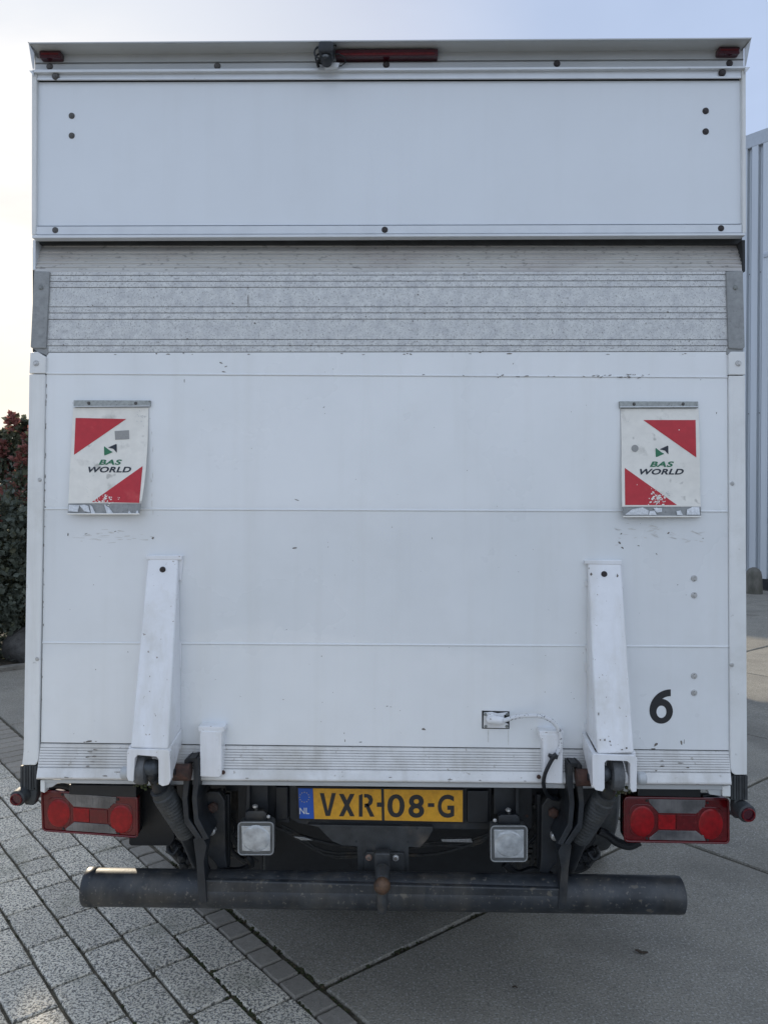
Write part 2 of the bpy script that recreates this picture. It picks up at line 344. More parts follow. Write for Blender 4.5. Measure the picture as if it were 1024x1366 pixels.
# joint bed under the paving
g = MB(); g.prism([gp(-9, 9, -0.012), gp(24, 9, -0.012), gp(24, -6.42, -0.012), gp(-9, -6.42, -0.012)], (0, 0, -0.045))
bed = g.build('pavement', JOINT); bed['kind'] = 'structure'
g = MB(); g.prism([gp(-12, -6.54, 0.0), gp(24, -6.54, 0.0), gp(24, -11, 0.0), gp(-12, -11, 0.0)], (0, 0, -0.058))
soil = g.build('soil', SOIL); soil['kind'] = 'structure'

def block_mesh(name, w_, l_, material, seed, ch=0.006, top=0.0, depth=0.03, wob=0.0015, fine=True):
    rd = random.Random(seed); bm = bmesh.new()
    hw, hl = w_/2, l_/2
    def ring(inset, z, j):
        pts = []
        for sx, sy in ((-1, -1), (0, -1), (1, -1), (1, 0), (1, 1), (0, 1), (-1, 1), (-1, 0)):
                        pts.append(bm.verts.new(((hw-inset)*sx*(0.975 if (sx and sy) else 1)+rd.uniform(-j, j), (hl-inset)*sy*(0.988 if (sx and sy) else 1)+rd.uniform(-j, j), z)))
        return pts
    a = ring(0, top-depth, 0); b_ = ring(0, top-ch, wob); c = ring(ch*0.9, top, wob)
    for r0, r1 in ((a, b_), (b_, c)):
        for k in range(8): bm.faces.new((r0[k], r0[(k+1) % 8], r1[(k+1) % 8], r1[k]))
    bm.faces.new(c)
    me = bpy.data.meshes.new(name); bm.to_mesh(me); bm.free(); me.materials.append(material); return me

def block_mesh2(name, w_, l_, material, seed, ch=0.005, depth=0.03, wob=0.001):
    return block_mesh(name, w_, l_, material, seed, ch, 0.0, depth, wob)

paver_me = [block_mesh2('paver', 0.142, BL-0.0125, PAVER, k) for k in range(6)]
half_me = [block_mesh2('paver_half', 0.142, BL/2-0.0125, PAVER, 20+k) for k in range(3)]
sett_me = [block_mesh2('sett', 0.089, 0.100, SETT, 40+k, ch=0.006, wob=0.0022) for k in range(6)]
sett_wide = [block_mesh2('sett', 0.236, 0.100, SETT, 60+k, ch=0.006, wob=0.0022) for k in range(3)]
rotz = -math.atan2(GT.x, GT.y)   # local Y along GT
def visible(p, mrg=60):
    x, y, z = proj(p)
    return z > 0.3 and -mrg < x < 1024+mrg and -mrg < y < 1366+mrg
rest = {'p': bmesh.new(), 's': bmesh.new()}
def lay(me, name, n_, t_, key):
    p = gp(n_, t_, random.uniform(-0.0015, 0.0015))
    tilt = (random.gauss(0, 0.005), random.gauss(0, 0.004), rotz+random.gauss(0, 0.006))
    if visible(p):
        o = bpy.data.objects.new(name, me); col.objects.link(o); put(o, p, bed); o.rotation_euler = tilt
        return 1
    from mathutils import Euler
    M = Matrix.Translation(p) @ Euler(tilt).to_matrix().to_4x4()
    bm = rest[key]; tmp = [bm.verts.new(M @ v.co) for v in me.vertices]
    for f in me.polygons: bm.faces.new([tmp[i] for i in f.vertices])
    return 0
cnt = 0
# row offsets along t measured in the photograph (row 2 = between the 2nd and 3rd long joint)
off = {0: -0.36-BL/2+0.0, 1: -0.44, 2: -1.695, 3: -1.548, 4: -1.44, 5: -1.60}
for r in range(0, 44):
    nc = N5-ROW*(r+0.5)
    if r == 0: base = 0.005
    elif r in off: base = off[r]
    else: base = off[2 + r % 2]+random.uniform(-0.03, 0.03)
    if r == 0: base = -0.40
    if r == 1: base = -0.235
    k0 = math.floor((-6.40-base)/BL)-1
    t_ = base+BL*k0
    while t_ < 5.0:
        L_ = BL; me = random.choice(paver_me)
        if r == 2 and abs(t_-(-1.695-BL)) < 0.02:          # the two half blocks beside the bumper end
            for q in (0.25, 0.75):
                cnt += lay(random.choice(half_me), 'paver', nc, t_+BL*q, 'p')
            t_ += BL; continue
        c_ = t_+BL/2
        if c_-BL/2 > -6.42 and not (r == 0 and c_ < -2.9):
            cnt += lay(me, 'paver', nc, c_, 'p')
        t_ += BL
t_ = -6.35
while t_ < 5.0:
    if t_ < -3.12: cnt += lay(random.choice(sett_wide), 'sett', (N6+N5-ROW)/2, t_, 's')
    else: cnt += lay(random.choice(sett_me), 'sett', (N5+N6)/2-0.002, t_, 's')
    t_ += 0.1115
print('paving pieces', cnt)
for key, nm, mtl in (('p', 'paver_field', PAVER), ('s', 'sett_field', SETT)):
    me = bpy.data.meshes.new(nm); rest[key].to_mesh(me); rest[key].free(); me.materials.append(mtl)
    o = bpy.data.objects.new(nm, me); col.objects.link(o); put(o, (0, 0, 0), bed); o['kind'] = 'stuff'
# big concrete slabs
def slab_mesh(seed, w_, l_):
    rd = random.Random(seed); bm = bmesh.new(); c = 0.007
    def ring(ins, z, j):
        pts = []
        K = 14
        for side in range(4):
            for k in range(K):
                f = -1+2*k/K
                x, y = ((f, -1), (1, f), (-f, 1), (-1, -f))[side]
                jj = rd.uniform(-j, j) if k else 0
                pts.append(bm.verts.new(((w_/2-ins)*x + (jj if abs(y) < 1 else 0), (l_/2-ins)*y + (jj if abs(y) == 1 else 0), z)))
        return pts
    a = ring(0, -0.045, 0); b_ = ring(0.001, -c, 0.0025); d = ring(c, 0, 0.0025)
    n_ = len(a)
    for r0, r1 in ((a, b_), (b_, d)):
        for k in range(n_): bm.faces.new((r0[k], r0[(k+1) % n_], r1[(k+1) % n_], r1[k]))
    bm.faces.new(d)
    me = bpy.data.meshes.new('slab'); bm.to_mesh(me); bm.free(); me.materials.append(SLAB); return me
slab_me = [slab_mesh(k, SL-0.020, SL-0.020) for k in range(4)]
for i in range(0, 11):
    for j in range(-4, 3):
        # rows of slabs: n from N6 up, t from T0
        p = gp(N6+0.004+SL*(i+0.5), T0+SL*(j+0.5), random.uniform(-0.003, 0.001))
        if T0+SL*(j+0.5) < -6.45: continue
        o = bpy.data.objects.new('slab', random.choice(slab_me)); col.objects.link(o); put(o, p, bed); o.rotation_euler = (random.gauss(0, .0007), random.gauss(0, .0007), rotz)
for j, t_ in enumerate([T0+SL*(j+0.5) for j in range(-3, 3)]):
    pass
# kerb stones along the planting bed
kb = []
kb_me = None
n_ = -9.0
while n_ < 10:
    a = MB(); a.prism([gp(n_+0.004, -6.43, 0.035), gp(n_+0.996, -6.43, 0.035), gp(n_+0.996, -6.53, 0.035), gp(n_+0.004, -6.53, 0.035)], (0, 0, -0.09), 0.006)
    a.build('kerb_stone', KERB, bed)
    n_ += 1.0
# moss and dirt tufts in the joints near the setts (uncountable)
g = MB(); rd = random.Random(3)
spots = []
for k in range(70): spots.append((N6+rd.gauss(0.003, 0.006), rd.uniform(-1.6, 0.2), 1.0))
for k in range(40): spots.append((N5-ROW+rd.gauss(0, 0.006), rd.uniform(-0.9, -0.3), 1.2))
for k in range(30): spots.append((N5-ROW*rd.randint(1, 4)+rd.gauss(0, 0.005), rd.uniform(-1.6, 0.1), 0.8))
for k in range(50): spots.append((rd.uniform(0, 1.6), T0+rd.gauss(0, 0.006), 0.8))
for k in range(18): spots.append((N5-0.03+rd.gauss(0, 0.02), -0.33+rd.gauss(0, 0.03), 1.3))
for n_, t_, s_ in spots:
    c = gp(n_, t_, -0.006)
    for q in range(5):
        a = c+Vector((rd.gauss(0, .006), rd.gauss(0, .006), 0)); s1 = rd.uniform(.003, .008)*s_
        g.sphere(a, s1, 1, (1, 1, .7))
o = g.build('moss', MOSS, bed); o['kind'] = 'stuff'

# ================================================================ TRUCK
truck = empty('box_truck', (0, 3.6, 0), 'white box truck seen from behind, tail lift folded up, yellow number plate', 'truck')
CX = at(513, 600, 0).x
def B(): return MB()
HW = (at(990, 310, 0).x-at(48, 310, 0).x)/2
xl, xr = at(49, 310, 0).x, at(989, 310, 0).x
ztop = at(500, 92, 0).z; zfl = at(500, 1052, 0).z
# cargo box body (closed body behind the rear frame)
b = B(); b.box((xl, 0.16, zfl+0.04), (xr, 6.2, ztop), 0.006); body = b.build('cargo_box', PANELW, truck)
b = B(); b.box((xl+0.03, 0.075, zfl+0.05), (xr-0.03, 0.157, ztop-0.03)); b.build('rear_opening', SEAM, truck)
for k in range(6):
    pass
# --- fascia panel with its rails
b = B(); b.ppoly([(49.6, 109.6), (48.8, 301.2), (988, 298.7), (987, 107.4)], 0.004, 0.03, 0.001); b2_ = B(); b2_.ppoly([(50, 103), (50, 112), (988, 109.5), (988, 100)], 0.010, 0.02); b2_.build('fascia_seam', SEAM, truck); fascia = b.build('fascia_panel', PANELW, truck)
b = B(); b.ppoly([(50, 96), (50, 106), (988, 103.5), (988, 90.5)], -0.004, 0.008, 0.001); b.build('top_rail', RAILM, truck)
b = B(); b.ppoly([(43.5, 92.5), (43.5, 96.5), (994, 91), (994, 88)], -0.016, 0.05, 0.001)
b.ppoly([(50, 104.3), (50, 106.2), (988, 103.7), (988, 101.8)], -0.009, 0.005); b.build('rail_flange', RAILM, truck)
b = B(); b.ppoly([(48.5, 302), (48.5, 313), (989, 310.5), (989, 299.5)], -0.005, 0.025, 0.0015); b.build('bottom_rail', RAILM, truck)
b = B(); b.ppoly([(43, 313.5), (43, 317.5), (993.5, 314), (993.5, 310.8)], -0.014, 0.030, 0.001); b.build('drip_lip', RAILM, truck)
b = B(); b.ppoly([(42.5, 96), (42.5, 313), (48, 313), (49.2, 96)], -0.008, 0.09, 0.002); b.build('corner_post', TRIMW, truck)
b = B(); b.ppoly([(988.8, 91), (989.8, 311), (994.5, 311), (994.3, 91)], -0.008, 0.09, 0.002); b.build('corner_post', TRIMW, truck)
for sx in (0, 1):      # small folded lugs at the top corners
    b = B()
    pts = [(39, 94), (45, 94), (45, 101)] if sx == 0 else [(993, 89.5), (1000, 89.5), (993.5, 97)]
    b.ppoly(pts, -0.016, 0.05); b.build('corner_lug', RAILM, truck)
# --- roof cap: coved profile hanging over the rear
def strip(mb, prof, xL, xR, smooth=False, back=None):
    """sheet from a profile [(yL,yR,Y)] swept between the photo columns xL(y), xR(y)"""
    rows = []
    for yL, yR, Y in prof:
        fl = xL(yL) if callable(xL) else xL; fr = xR(yR) if callable(xR) else xR
        rows.append((at(fl, yL, Y), at(fr, yR, Y)))
    va = [(mb.b.verts.new(a), mb.b.verts.new(c)) for a, c in rows]
    for i in range(len(va)-1):
        f = mb.b.faces.new((va[i][0], va[i+1][0], va[i+1][1], va[i][1])); f.smooth = smooth
    if back is not None:      # close the back so that it has real thickness
        vb = [(mb.b.verts.new(a+Vector((0, back, 0))), mb.b.verts.new(c+Vector((0, back, 0)))) for a, c in (rows[0], rows[-1])]
        ptsL = [v[0] for v in va]+[vb[1][0], vb[0][0]]; ptsR = [v[1] for v in va][::-1]+[vb[0][1], vb[1][1]]
        mb.b.faces.new(ptsL[::-1]); mb.b.faces.new(ptsR[::-1])
        mb.b.faces.new((va[0][0], va[0][1], vb[0][1], vb[0][0])); mb.b.faces.new((va[-1][1], va[-1][0], vb[1][0], vb[1][1]))
        mb.b.faces.new((vb[0][0], vb[0][1], vb[1][1], vb[1][0]))
        bmesh.ops.recalc_face_normals(mb.b, faces=mb.b.faces[:])
cove = [(56.5, 50.0, -0.062), (58.0, 51.6, -0.062), (60, 54.5, -0.048), (63, 57.5, -0.030), (66, 60.5, -0.014), (68.5, 63.2, -0.003), (70, 65, 0.0), (83.5, 78.5, 0.0),
        (84.2, 79.4, 0.006), (85.2, 80.2, 0.006), (86, 81, -0.002), (92.5, 88.5, -0.002)]
XLc = lambda y: 39 if y < 58.5 else (lerp(39, 46.5, (y-58.5)/12) if y < 70.5 else 47)
XRc = lambda y: 1000.5 if y < 52.5 else (lerp(1000.5, 991.5, (y-52.5)/12) if y < 64.5 else 991)
b = B(); strip(b, cove, XLc, XRc, True, 0.17); b.build('roof_cap', CAPM, truck, sharp=25)
# folded ends of the cove
b = B()
b.prism([at(38.5, 56, -0.064), at(46.5, 69, -0.004), at(46.5, 92, -0.002), at(45, 92, 0.02), at(39.5, 57, 0.02)], (-0.0025, 0, 0))
b.prism([at(1001, 50, -0.064), at(992, 64, -0.004), at(992, 88, -0.002), at(993, 88, 0.02), at(1000.5, 50, 0.02)], (0.0025, 0, 0))
b.build_each('cap_end', CAPM, truck)

# --- lamps in the cove
def lens_box(name, x0, y0, x1, y1, Y, th, mtl, parent, bev=0.003, dy=0):
    b = B(); b.ppoly([(x0, y0), (x0, y1), (x1, y1+dy), (x1, y0+dy)], Y, th, bev); return b.build(name, mtl, parent)
for x0, y0, x1, y1 in ((52, 67, 81, 76.5), (958, 62, 987, 71)):
    mk = lens_box('marker_light', x0, y0, x1, y1, -0.024, 0.03, REDD, truck, 0.004)
    lens_box('lens_rib', x0+3, y0+3.2, x1-3, y1-4, -0.026, 0.006, REDL, mk, 0.0008)
bl = lens_box('brake_light', 447, 65.5, 584, 75, -0.027, 0.033, REDD, truck, 0.003, -1.0)
lens_box('lens_rib', 452, 70.5, 580, 73.5, -0.0285, 0.004, REDL, bl, 0.0006, -1.0)
# reversing camera
rc = B(); rc.ppoly([(425, 54), (424, 66), (427, 70), (442, 70), (445, 66), (444, 54)], -0.088, 0.05, 0.005)
rc.lathe(at(434, 72, -0.080), (0, 1, 0), [(0, .012), (.006, .016), (.04, .016), (.045, .010)], 18)
camera_part = rc.build('reversing_camera', BLACK, truck)
b = B(); b.lathe(at(434, 73, -0.083), (0, 1, 0), [(0, .004), (.002, .008), (.005, .009)], 16); b.build('lens', GLASS, camera_part)
b = B()
def arc(cx, cy, rx, ry, a0, a1, Y, n=16): return [at(cx+rx*math.cos(R(lerp(a0, a1, i/n))), cy+ry*math.sin(R(lerp(a0, a1, i/n))), Y) for i in range(n+1)]
b.tube(arc(428, 70, 8.5, 8, -80, -300, -0.05), 0.0028, 8)
b.tube(arc(429, 78, 8, 7, 60, 300, -0.03), 0.0026, 8)
b.tube([at(440, 62, -0.06), at(448, 60, -0.04), at(446, 72, -0.035), at(452, 72, -0.03), at(459, 76, -0.028), at(461, 83, -0.026), at(455, 88, -0.022), at(448, 88, -0.02)], 0.002, 8)
b.tube([at(428, 78, -0.04), at(423, 84, -0.035), at(425, 90, -0.03)], 0.0045, 8)
b.build('cable', BLACK, camera_part)
b = B(); b.ppoly([(433, 82.5), (433, 91), (450, 90.2), (453, 83)], -0.03, 0.012, 0.002); b.build('connector', RAILM, camera_part)

# --- bolts: one mesh per kind, copied
def bolt_proto(kind, mtl, r, h=0.004, hole=True):
    me_b = B(); me_b.lathe((0, 0, 0), (0, -1, 0), [(-.002, r*1.12), (h*.25, r*1.12), (h*.35, r), (h*.8, r*.86), (h, r*.5), (h*.7 if hole else h, r*.35), (h*.5 if hole else h, .0001)], 18)
    for f in me_b.b.faces:
        if max((v.co.x**2+v.co.z**2)**.5 for v in f.verts) < r*.55 and f.calc_center_median().y < -h*.45: f.material_index = 1
    o = me_b.build(kind, [mtl, CHIP if mtl.name != 'dull_bolt' else BOLTG], truck); return o
_first = {}
def bolt(kind, mtl, px, py, Y, rpx, parent=truck, hole=True):
    r = rpx/450.0; key = (kind, mtl.name, round(r, 4))
    if key not in _first:
        o = bolt_proto(kind, mtl, r, 0.55*r+0.0012, hole); _first[key] = o
        o.parent = None; put(o, at(px, py, Y), parent); return o
    return clone(_first[key], kind, at(px, py, Y), parent)
for px, py in ((74, 102),): bolt('bolt', BOLTD, px, py-.6, -0.010, 4.2)
bolt('bolt', BOLTB, 963, 96.5, -0.010, 4.2)
for px, py in ((66.5, 88.5), (290, 87.8), (515, 86.0), (742.5, 84.6), (972.5, 84.3)): bolt('bolt', BOLTD if px < 500 else BOLTB, px, py, -0.003, 4.0)
for px, py in ((96, 154.5), (96, 181)): bolt('bolt', BOLTD, px, py, 0.004, 4.1, fascia)
for px, py in ((940.5, 148), (940.5, 175.5)): bolt('bolt', BOLTB, px, py, 0.004, 4.3, fascia)
for px, py in ((74, 307), (513, 306.5), (961, 304.5)): bolt('bolt', BOLTB if px > 500 else BOLTD, px, py, -0.005, 4.1)

# --- rear side posts (white) with their cap pieces and screws
for side in (0, 1):
    b = B()
    if side == 0: pts = [(39, 499), (31.5, 1000), (29.5, 1021), (47.5, 1021), (50.5, 1016), (51.5, 1010), (60.5, 499)]
    else: pts = [(971.5, 501), (973.5, 1024), (975.5, 1031), (980, 1034), (996, 1034), (996, 990), (993.5, 501)]
    b.ppoly(pts, -0.008, 0.10, 0.003); post = b.build('side_post', TRIMW, truck)
    b = B()
    if side == 0: pts = [(40.5, 470), (39.2, 498), (60.8, 498), (61.5, 476), (50, 469)]
    else: pts = [(971.3, 473), (971.5, 499.8), (993.8, 499.8), (993, 469), (974, 469)]
    b.ppoly(pts, -0.010, 0.09, 0.002); cp = b.build('post_cap', TRIMW, truck)
    bolt('screw', ZINC, 48.5 if side == 0 else 984, 484.5, -0.010, 4.0, cp)
    for sx, sy in (((53.5, 640), (50, 879)) if side == 0 else ((976, 645), (975.5, 887))): bolt('screw', ZINC, sx, sy, -0.008, 2.6, post)
    # grey cast side piece beside the worn aluminium planks
    b = B()
    if side == 0: pts = [(45.5, 361), (40.8, 463), (44, 464.5), (61.5, 464.5), (66.5, 362)]
    else: pts = [(968, 362), (971.5, 464.5), (989.5, 466), (993, 463), (990.5, 361)]
    b.ppoly(pts, -0.008, 0.07, 0.0025); gc = b.build('side_casting', GREYCAP, truck)
    bolt('screw', BOLTG, 55 if side == 0 else 980, 383.5, -0.008, 3.2, gc)
    b = B()
    if side == 0: b.ppoly([(44, 320), (44, 360), (47.5, 360), (48, 320)], 0.012, 0.06, 0.001)
    else: b.ppoly([(989, 320), (990.5, 362), (993.5, 362), (993.2, 320)], 0.012, 0.06, 0.001)
    b.build('seal_strip', RAILM if side == 0 else SEAM, truck)
    # black rubber end block below the post
    b = B()
    X0, X1, Y0_, Y1_ = (27.5, 49.5, 1022, 1054) if side == 0 else (974.5, 996.5, 1035, 1067)
    nrib = 6
    for k in range(nrib):
        xa = lerp(X0, X1, k/nrib); xb = lerp(X0, X1, (k+0.86)/nrib)
        b.pbox(xa, Y0_, xb, Y1_-(3 if k == 5 and side == 0 else 0), -0.006-(0.004 if k % 2 else 0), 0.05, 0.001)
    b.pbox(X0, Y0_, X1, Y1_, 0.001, 0.05)
    b.build('rubber_block', RUBBER, truck)
# dark backing strips put in to shade the gap between posts and platform
b = B(); b.pbox(44, 330, 64, 1030, 0.062, 0.02); b.pbox(966, 330, 990, 1030, 0.062, 0.02); b.build_each('gap_shade_backing', SEAM, truck)

b = B(); b.pbox(48, 306, 989, 325.5, 0.036, 0.03); b.build('header_gap_shade', SEAM, truck)  # dark strip standing in for the shaded gap under the drip lip
b = B(); b.ppoly([(43.5, 464), (50, 469), (62, 474), (64.5, 471), (64.5, 463)], -0.003, 0.03, 0.001); b.ppoly([(968.5, 464), (968.5, 473), (976, 472), (991, 469), (991, 465)], -0.003, 0.03, 0.001); b.build_each('casting_foot', GREYCAP, truck)
# --- tail lift platform
PXL = lambda y: lerp(62.5, 55.0, (y-470)/520.0)
PXR = lambda y: lerp(969.5, 971.5, (y-470)/520.0)
lift = B(); lift.ppoly([(63, 372), (55, 994), (970, 1003), (968.5, 372)], 0.004, 0.045)
lift = lift.build('lift_platform', SEAM, truck)
seams = [(470.3, 469.2), (499.5, 504.5), (680, 683.5), (858.5, 864), (990.5, 1001)]
for k in range(4):
    (a0, a1), (c0, c1) = seams[k], seams[k+1]
    b = B(); b.ppoly([(PXL(a0), a0+0.08), (PXL(c0), c0-0.08), (PXR(c1), c1-0.08), (PXR(a1), a1+0.08)], 0.0, 0.03, 0.0008)
    pk = b.build('platform_plank', WHITE, lift)
    if k < 3:      # rounded bead along the lower edge
        b = B(); b.tube([at(PXL(c0)+0.3, c0-1.3, 0.0004), at(PXR(c1)-0.3, c1-1.3, 0.0004)], 0.0030, 10); b.build('bead', WHITE, pk)
# worn aluminium planks
al = [(362.5, 362.0), (367.4, 366.4), (375.5, 374.5), (383.4, 382.6), (409.4, 409.3), (417.5, 417.3), (426, 425.4), (452.6, 453.2), (461.3, 461.3), (469.9, 469.0)]
for k in range(len(al)-1):
    (a0, a1), (c0, c1) = al[k], al[k+1]
    x0 = lambda y: lerp(67.5, 62.6, (y-362)/108); x1 = lambda y: lerp(967.3, 970.2, (y-362)/108)
    Yk = -0.001 + (0.0012 if k in (3, 6) else 0)
    b = B(); b.ppoly([(x0(a0), a0+0.33), (x0(c0), c0-0.33), (x1(c1), c1-0.33), (x1(a1), a1+0.33)], Yk, 0.03, 0.0008)
    b.build('aluminium_plank', ALU, lift)
# ribbed wedge tip, leaning into the opening
b = B(); prof = []
ys = [325.5, 329.5, 330.3, 335.2, 336.0]+[v for k in range(9) for v in (337.8+2.45*k, 338.6+2.45*k)]+[361.8]
for i, yy in enumerate(ys):
    f = (yy-325)/37; Y = lerp(0.052, 0.006, f) + (0.0045 if (i % 4) in (1, 2) and i > 0 else 0.0)
    prof.append((yy, yy-1.0+0.6*f, Y))
strip(b, prof, lambda y: lerp(47.5, 47.0, (y-325)/37), lambda y: lerp(987.5, 989, (y-325)/37), False, 0.02)
b.build('ramp_tip', TIP, lift)
b = B(); b.pbox(47, 361.8, 967, 364, -0.0005, 0.02, 0.0008); b.build('tip_edge', TIP, lift)
# ribbed lower rim with smooth lip
b = B(); prof = [(990.8, 1001.2, 0.006), (992.5, 1003, -0.001)]
for k in range(8):
    y0 = 994+k*3.7; Y = lerp(-0.001, -0.017, k/8)
    prof += [(y0, y0+9.8-k*.35, Y), (y0+2.7, y0+12.4-k*.35, Y-0.001), (y0+2.75, y0+12.6-k*.35, Y+0.0038), (y0+3.60, y0+13.35-k*.35, Y+0.0038)]
prof += [(1024.5, 1031.5, -0.020), (1026, 1033, -0.021), (1036.5, 1044, -0.030), (1038, 1046, -0.030), (1039.5, 1047.3, -0.024)]
strip(b, prof, lambda y: lerp(55.0, 48.5, (y-990)/50), lambda y: lerp(971.5, 975, (y-1001)/45), False, 0.035)
rim = b.build('ribbed_rim', RIBW, lift, sharp=20)
b = B(); b.ppoly([(60, 1040), (60, 1044.5), (150, 1046), (975, 1054), (962, 1047.5)], -0.006, 0.05, 0.002); b.build('rim_underside', CAPM, lift)
# joint pieces visible in the rim ends
for pts in ([(54, 1041), (54, 1056), (60, 1058), (60, 1041)], [(963, 1049), (963, 1062), (974, 1063), (974, 1048)]):
    b = B(); b.ppoly(pts, -0.008, 0.03, 0.002); b.build('rim_bracket', TRIMW, lift)
for pts in ([(60.5, 1042), (60.5, 1052), (70, 1050), (80, 1043)], [(940, 1049), (946, 1060), (961, 1062), (962, 1049)]):
    b = B(); b.ppoly(pts, 0.0, 0.02, 0.002); b.build('rim_gusset', CAPM, lift)

# small rivets of the platform
for px, py in ((925, 771.5), (925, 794), (925, 901.5), (925, 924)): bolt('rivet', ZINC, px, py, 0.0, 4.2, lift)
# chips and scratches: real little flakes of bare metal, uncountable
b = B(); rd = random.Random(11)
def chip(px, py, w_, h_, ang=0, Y=-0.0006, n=7):
    pts = []
    for k in range(n):
        a = 2*math.pi*k/n; rr = rd.uniform(0.45, 1.0)
        x, y = w_/2*rr*math.cos(a), h_/2*rr*math.sin(a)
        pts.append(at(px+x*math.cos(ang)-y*math.sin(ang), py+x*math.sin(ang)+y*math.cos(ang), Y))
    b.face(pts[::-1])
for c in ((295, 484, 7, 2, .3), (301, 489, 6, 1.6, -.3), (299, 496, 7, 1.8, .2), (246, 508, 1.6, 9, 0), (393, 731, 9, 2.4, -.15), (432, 543, 4, 1, -.7), (396, 667, 9, 1.6, .4),
          (565, 973, 7, 4, .3), (516, 942, 5, 1.2, 0), (521, 943, 5, 1, 0), (460, 988, 1.5, 6, -.1), (481, 990, 5, 1.6, 0), (459, 978, 1.2, 3, 0), (684, 485, 1.3, 4, .5), (955, 551, 1.4, 4, .2),
          (576, 718, .8, 5, 0), (119, 989, 10, 3.5, -.2), (113, 990, 5, 1.5, 0), (128, 989, 4, 1.5, 0), (874, 993, 7, 6, -.6), (871, 999, 9, 3, 0), (908, 990, 3, 9, -.1), (912, 989, 1.2, 8, .1),
          (204, 718, 5, 3, -.5), (91, 713, 2, 5, 0), (115, 712, 5, 1.2, -.3), (154, 709, 4, 1.2, -.4), (828, 712, 4, 2, -.6), (891, 711, 6, 2.6, -.8), (851, 728, 4, 2.4, .2), (937, 718, 2.4, 1.6, 0),
          (826, 724, 6, 3, .8), (830, 731, 6, 2, .6), (875, 739, 5, 1.4, .8), (903, 780, 3, 1.2, 0), (128, 893, 2, 2, 0), (125, 780, 1.6, 1.6, 0), (378, 933, 2, 1, 0), (765, 932, 1.4, 2, 0)):
    chip(*c)
for k in range(34):   # row of scuffs along the uppermost bead
    x = rd.choice([rd.gauss(840, 14), rd.gauss(800, 12), rd.uniform(560, 760)]); chip(x, lerp(499, 504.3, (x-60)/910)-2.2+rd.uniform(-2, 3), rd.uniform(2, 8), rd.uniform(.8, 2.0), rd.uniform(-.4, .4), -0.0036)
for k in range(70):
    chip(rd.uniform(70, 960), rd.uniform(480, 985), rd.uniform(.7, 1.8), rd.uniform(.7, 1.4))
for k in range(26):   # bare metal under the paint along edges
    y = rd.uniform(480, 985); chip(PXL(y)+rd.uniform(0, 1.2), y, rd.uniform(.8, 1.6), rd.uniform(2, 8))
for k in range(16):
    x = rd.uniform(70, 960); chip(x, 471.5+rd.uniform(0, 1.5), rd.uniform(2, 9), rd.uniform(1, 2.4), 0)
for x0, y0 in ((120, 1003), (115, 1010), (125, 1016), (118, 1022), (128, 1009), (880, 1015), (882, 1022), (878, 1028), (910, 1018), (915, 1024), (908, 1030), (130, 1000)):
    chip(x0+rd.uniform(-4, 4), y0, rd.uniform(5, 12), rd.uniform(1.2, 2.4), rd.uniform(-.1, .1), lerp(-0.004, -0.020, (y0-994)/34)-0.001)
for x0, y0 in ((88, 1037), (140, 1035), (157, 1030), (520, 1037), (330, 1038), (600, 1040), (700, 1042), (860, 1043), (930, 1046), (640, 1041)):
    chip(x0, y0, rd.uniform(4, 12), rd.uniform(1.2, 2.2), 0, -0.0322)
o = b.build('paint_chips', CHIP, lift); o['kind'] = 'stuff'
# dark marks on the worn aluminium
b = B()
chip(331, 400, 1.6, 20, 0, -0.0018); chip(331, 384, 2, 3, 0, -0.0020); chip(331, 416, 2.4, 2.4, 0, -.0018)
for k in range(150):
    x, y = rd.uniform(70, 962), rd.uniform(364, 468); s_ = rd.uniform(.5, 1.5)
    chip(x, y, s_*rd.uniform(1, 2.2), s_*rd.uniform(.7, 1.6), rd.uniform(0, 3), -0.0016, 5)
for x, y in ((698, 426), (566, 418), (900, 466), (415, 461), (387, 461), (557, 393), (340, 431), (118, 409), (640, 470), (245, 471), (250, 452), (890, 416)): chip(x, y, 4, 2, .2, -0.002)
o = b.build('pitting', CHIP, lift); o['kind'] = 'stuff'
# dried glue and grime rectangles under the flags (flat stains)
b = B()
def stain(x0, y0, x1, y1, Y=-0.0004):
    b.face([at(x0, y0, Y), at(x0, y1, Y), at(x1, y1, Y), at(x1, y0, Y)])
for k in range(26):
    x = rd.gauss(150, 32); y = rd.uniform(706, 724); chip(max(90, min(203, x)), y, rd.uniform(4, 22), rd.uniform(.8, 2), rd.uniform(-.1, .1), -0.0004)
for k in range(34):
    x = rd.gauss(875, 34); y = rd.gauss(712, 7); chip(max(822, min(935, x)), y, rd.uniform(4, 18), rd.uniform(.8, 2.4), rd.uniform(-.3, .5), -0.0004)
for k in range(8): chip(203+rd.uniform(-1.5, 1.5), rd.uniform(560, 715), rd.uniform(1, 2.2), rd.uniform(5, 16), 0, -0.0004)
for x0, x1, y0, y1 in ((650, 651.5, 974, 990), (677, 678.2, 974, 994), (232, 234, 900, 980)): stain(x0, y0, x1, y1)
o = b.build('grime_marks', SMUDGE, lift); o['kind'] = 'stuff'

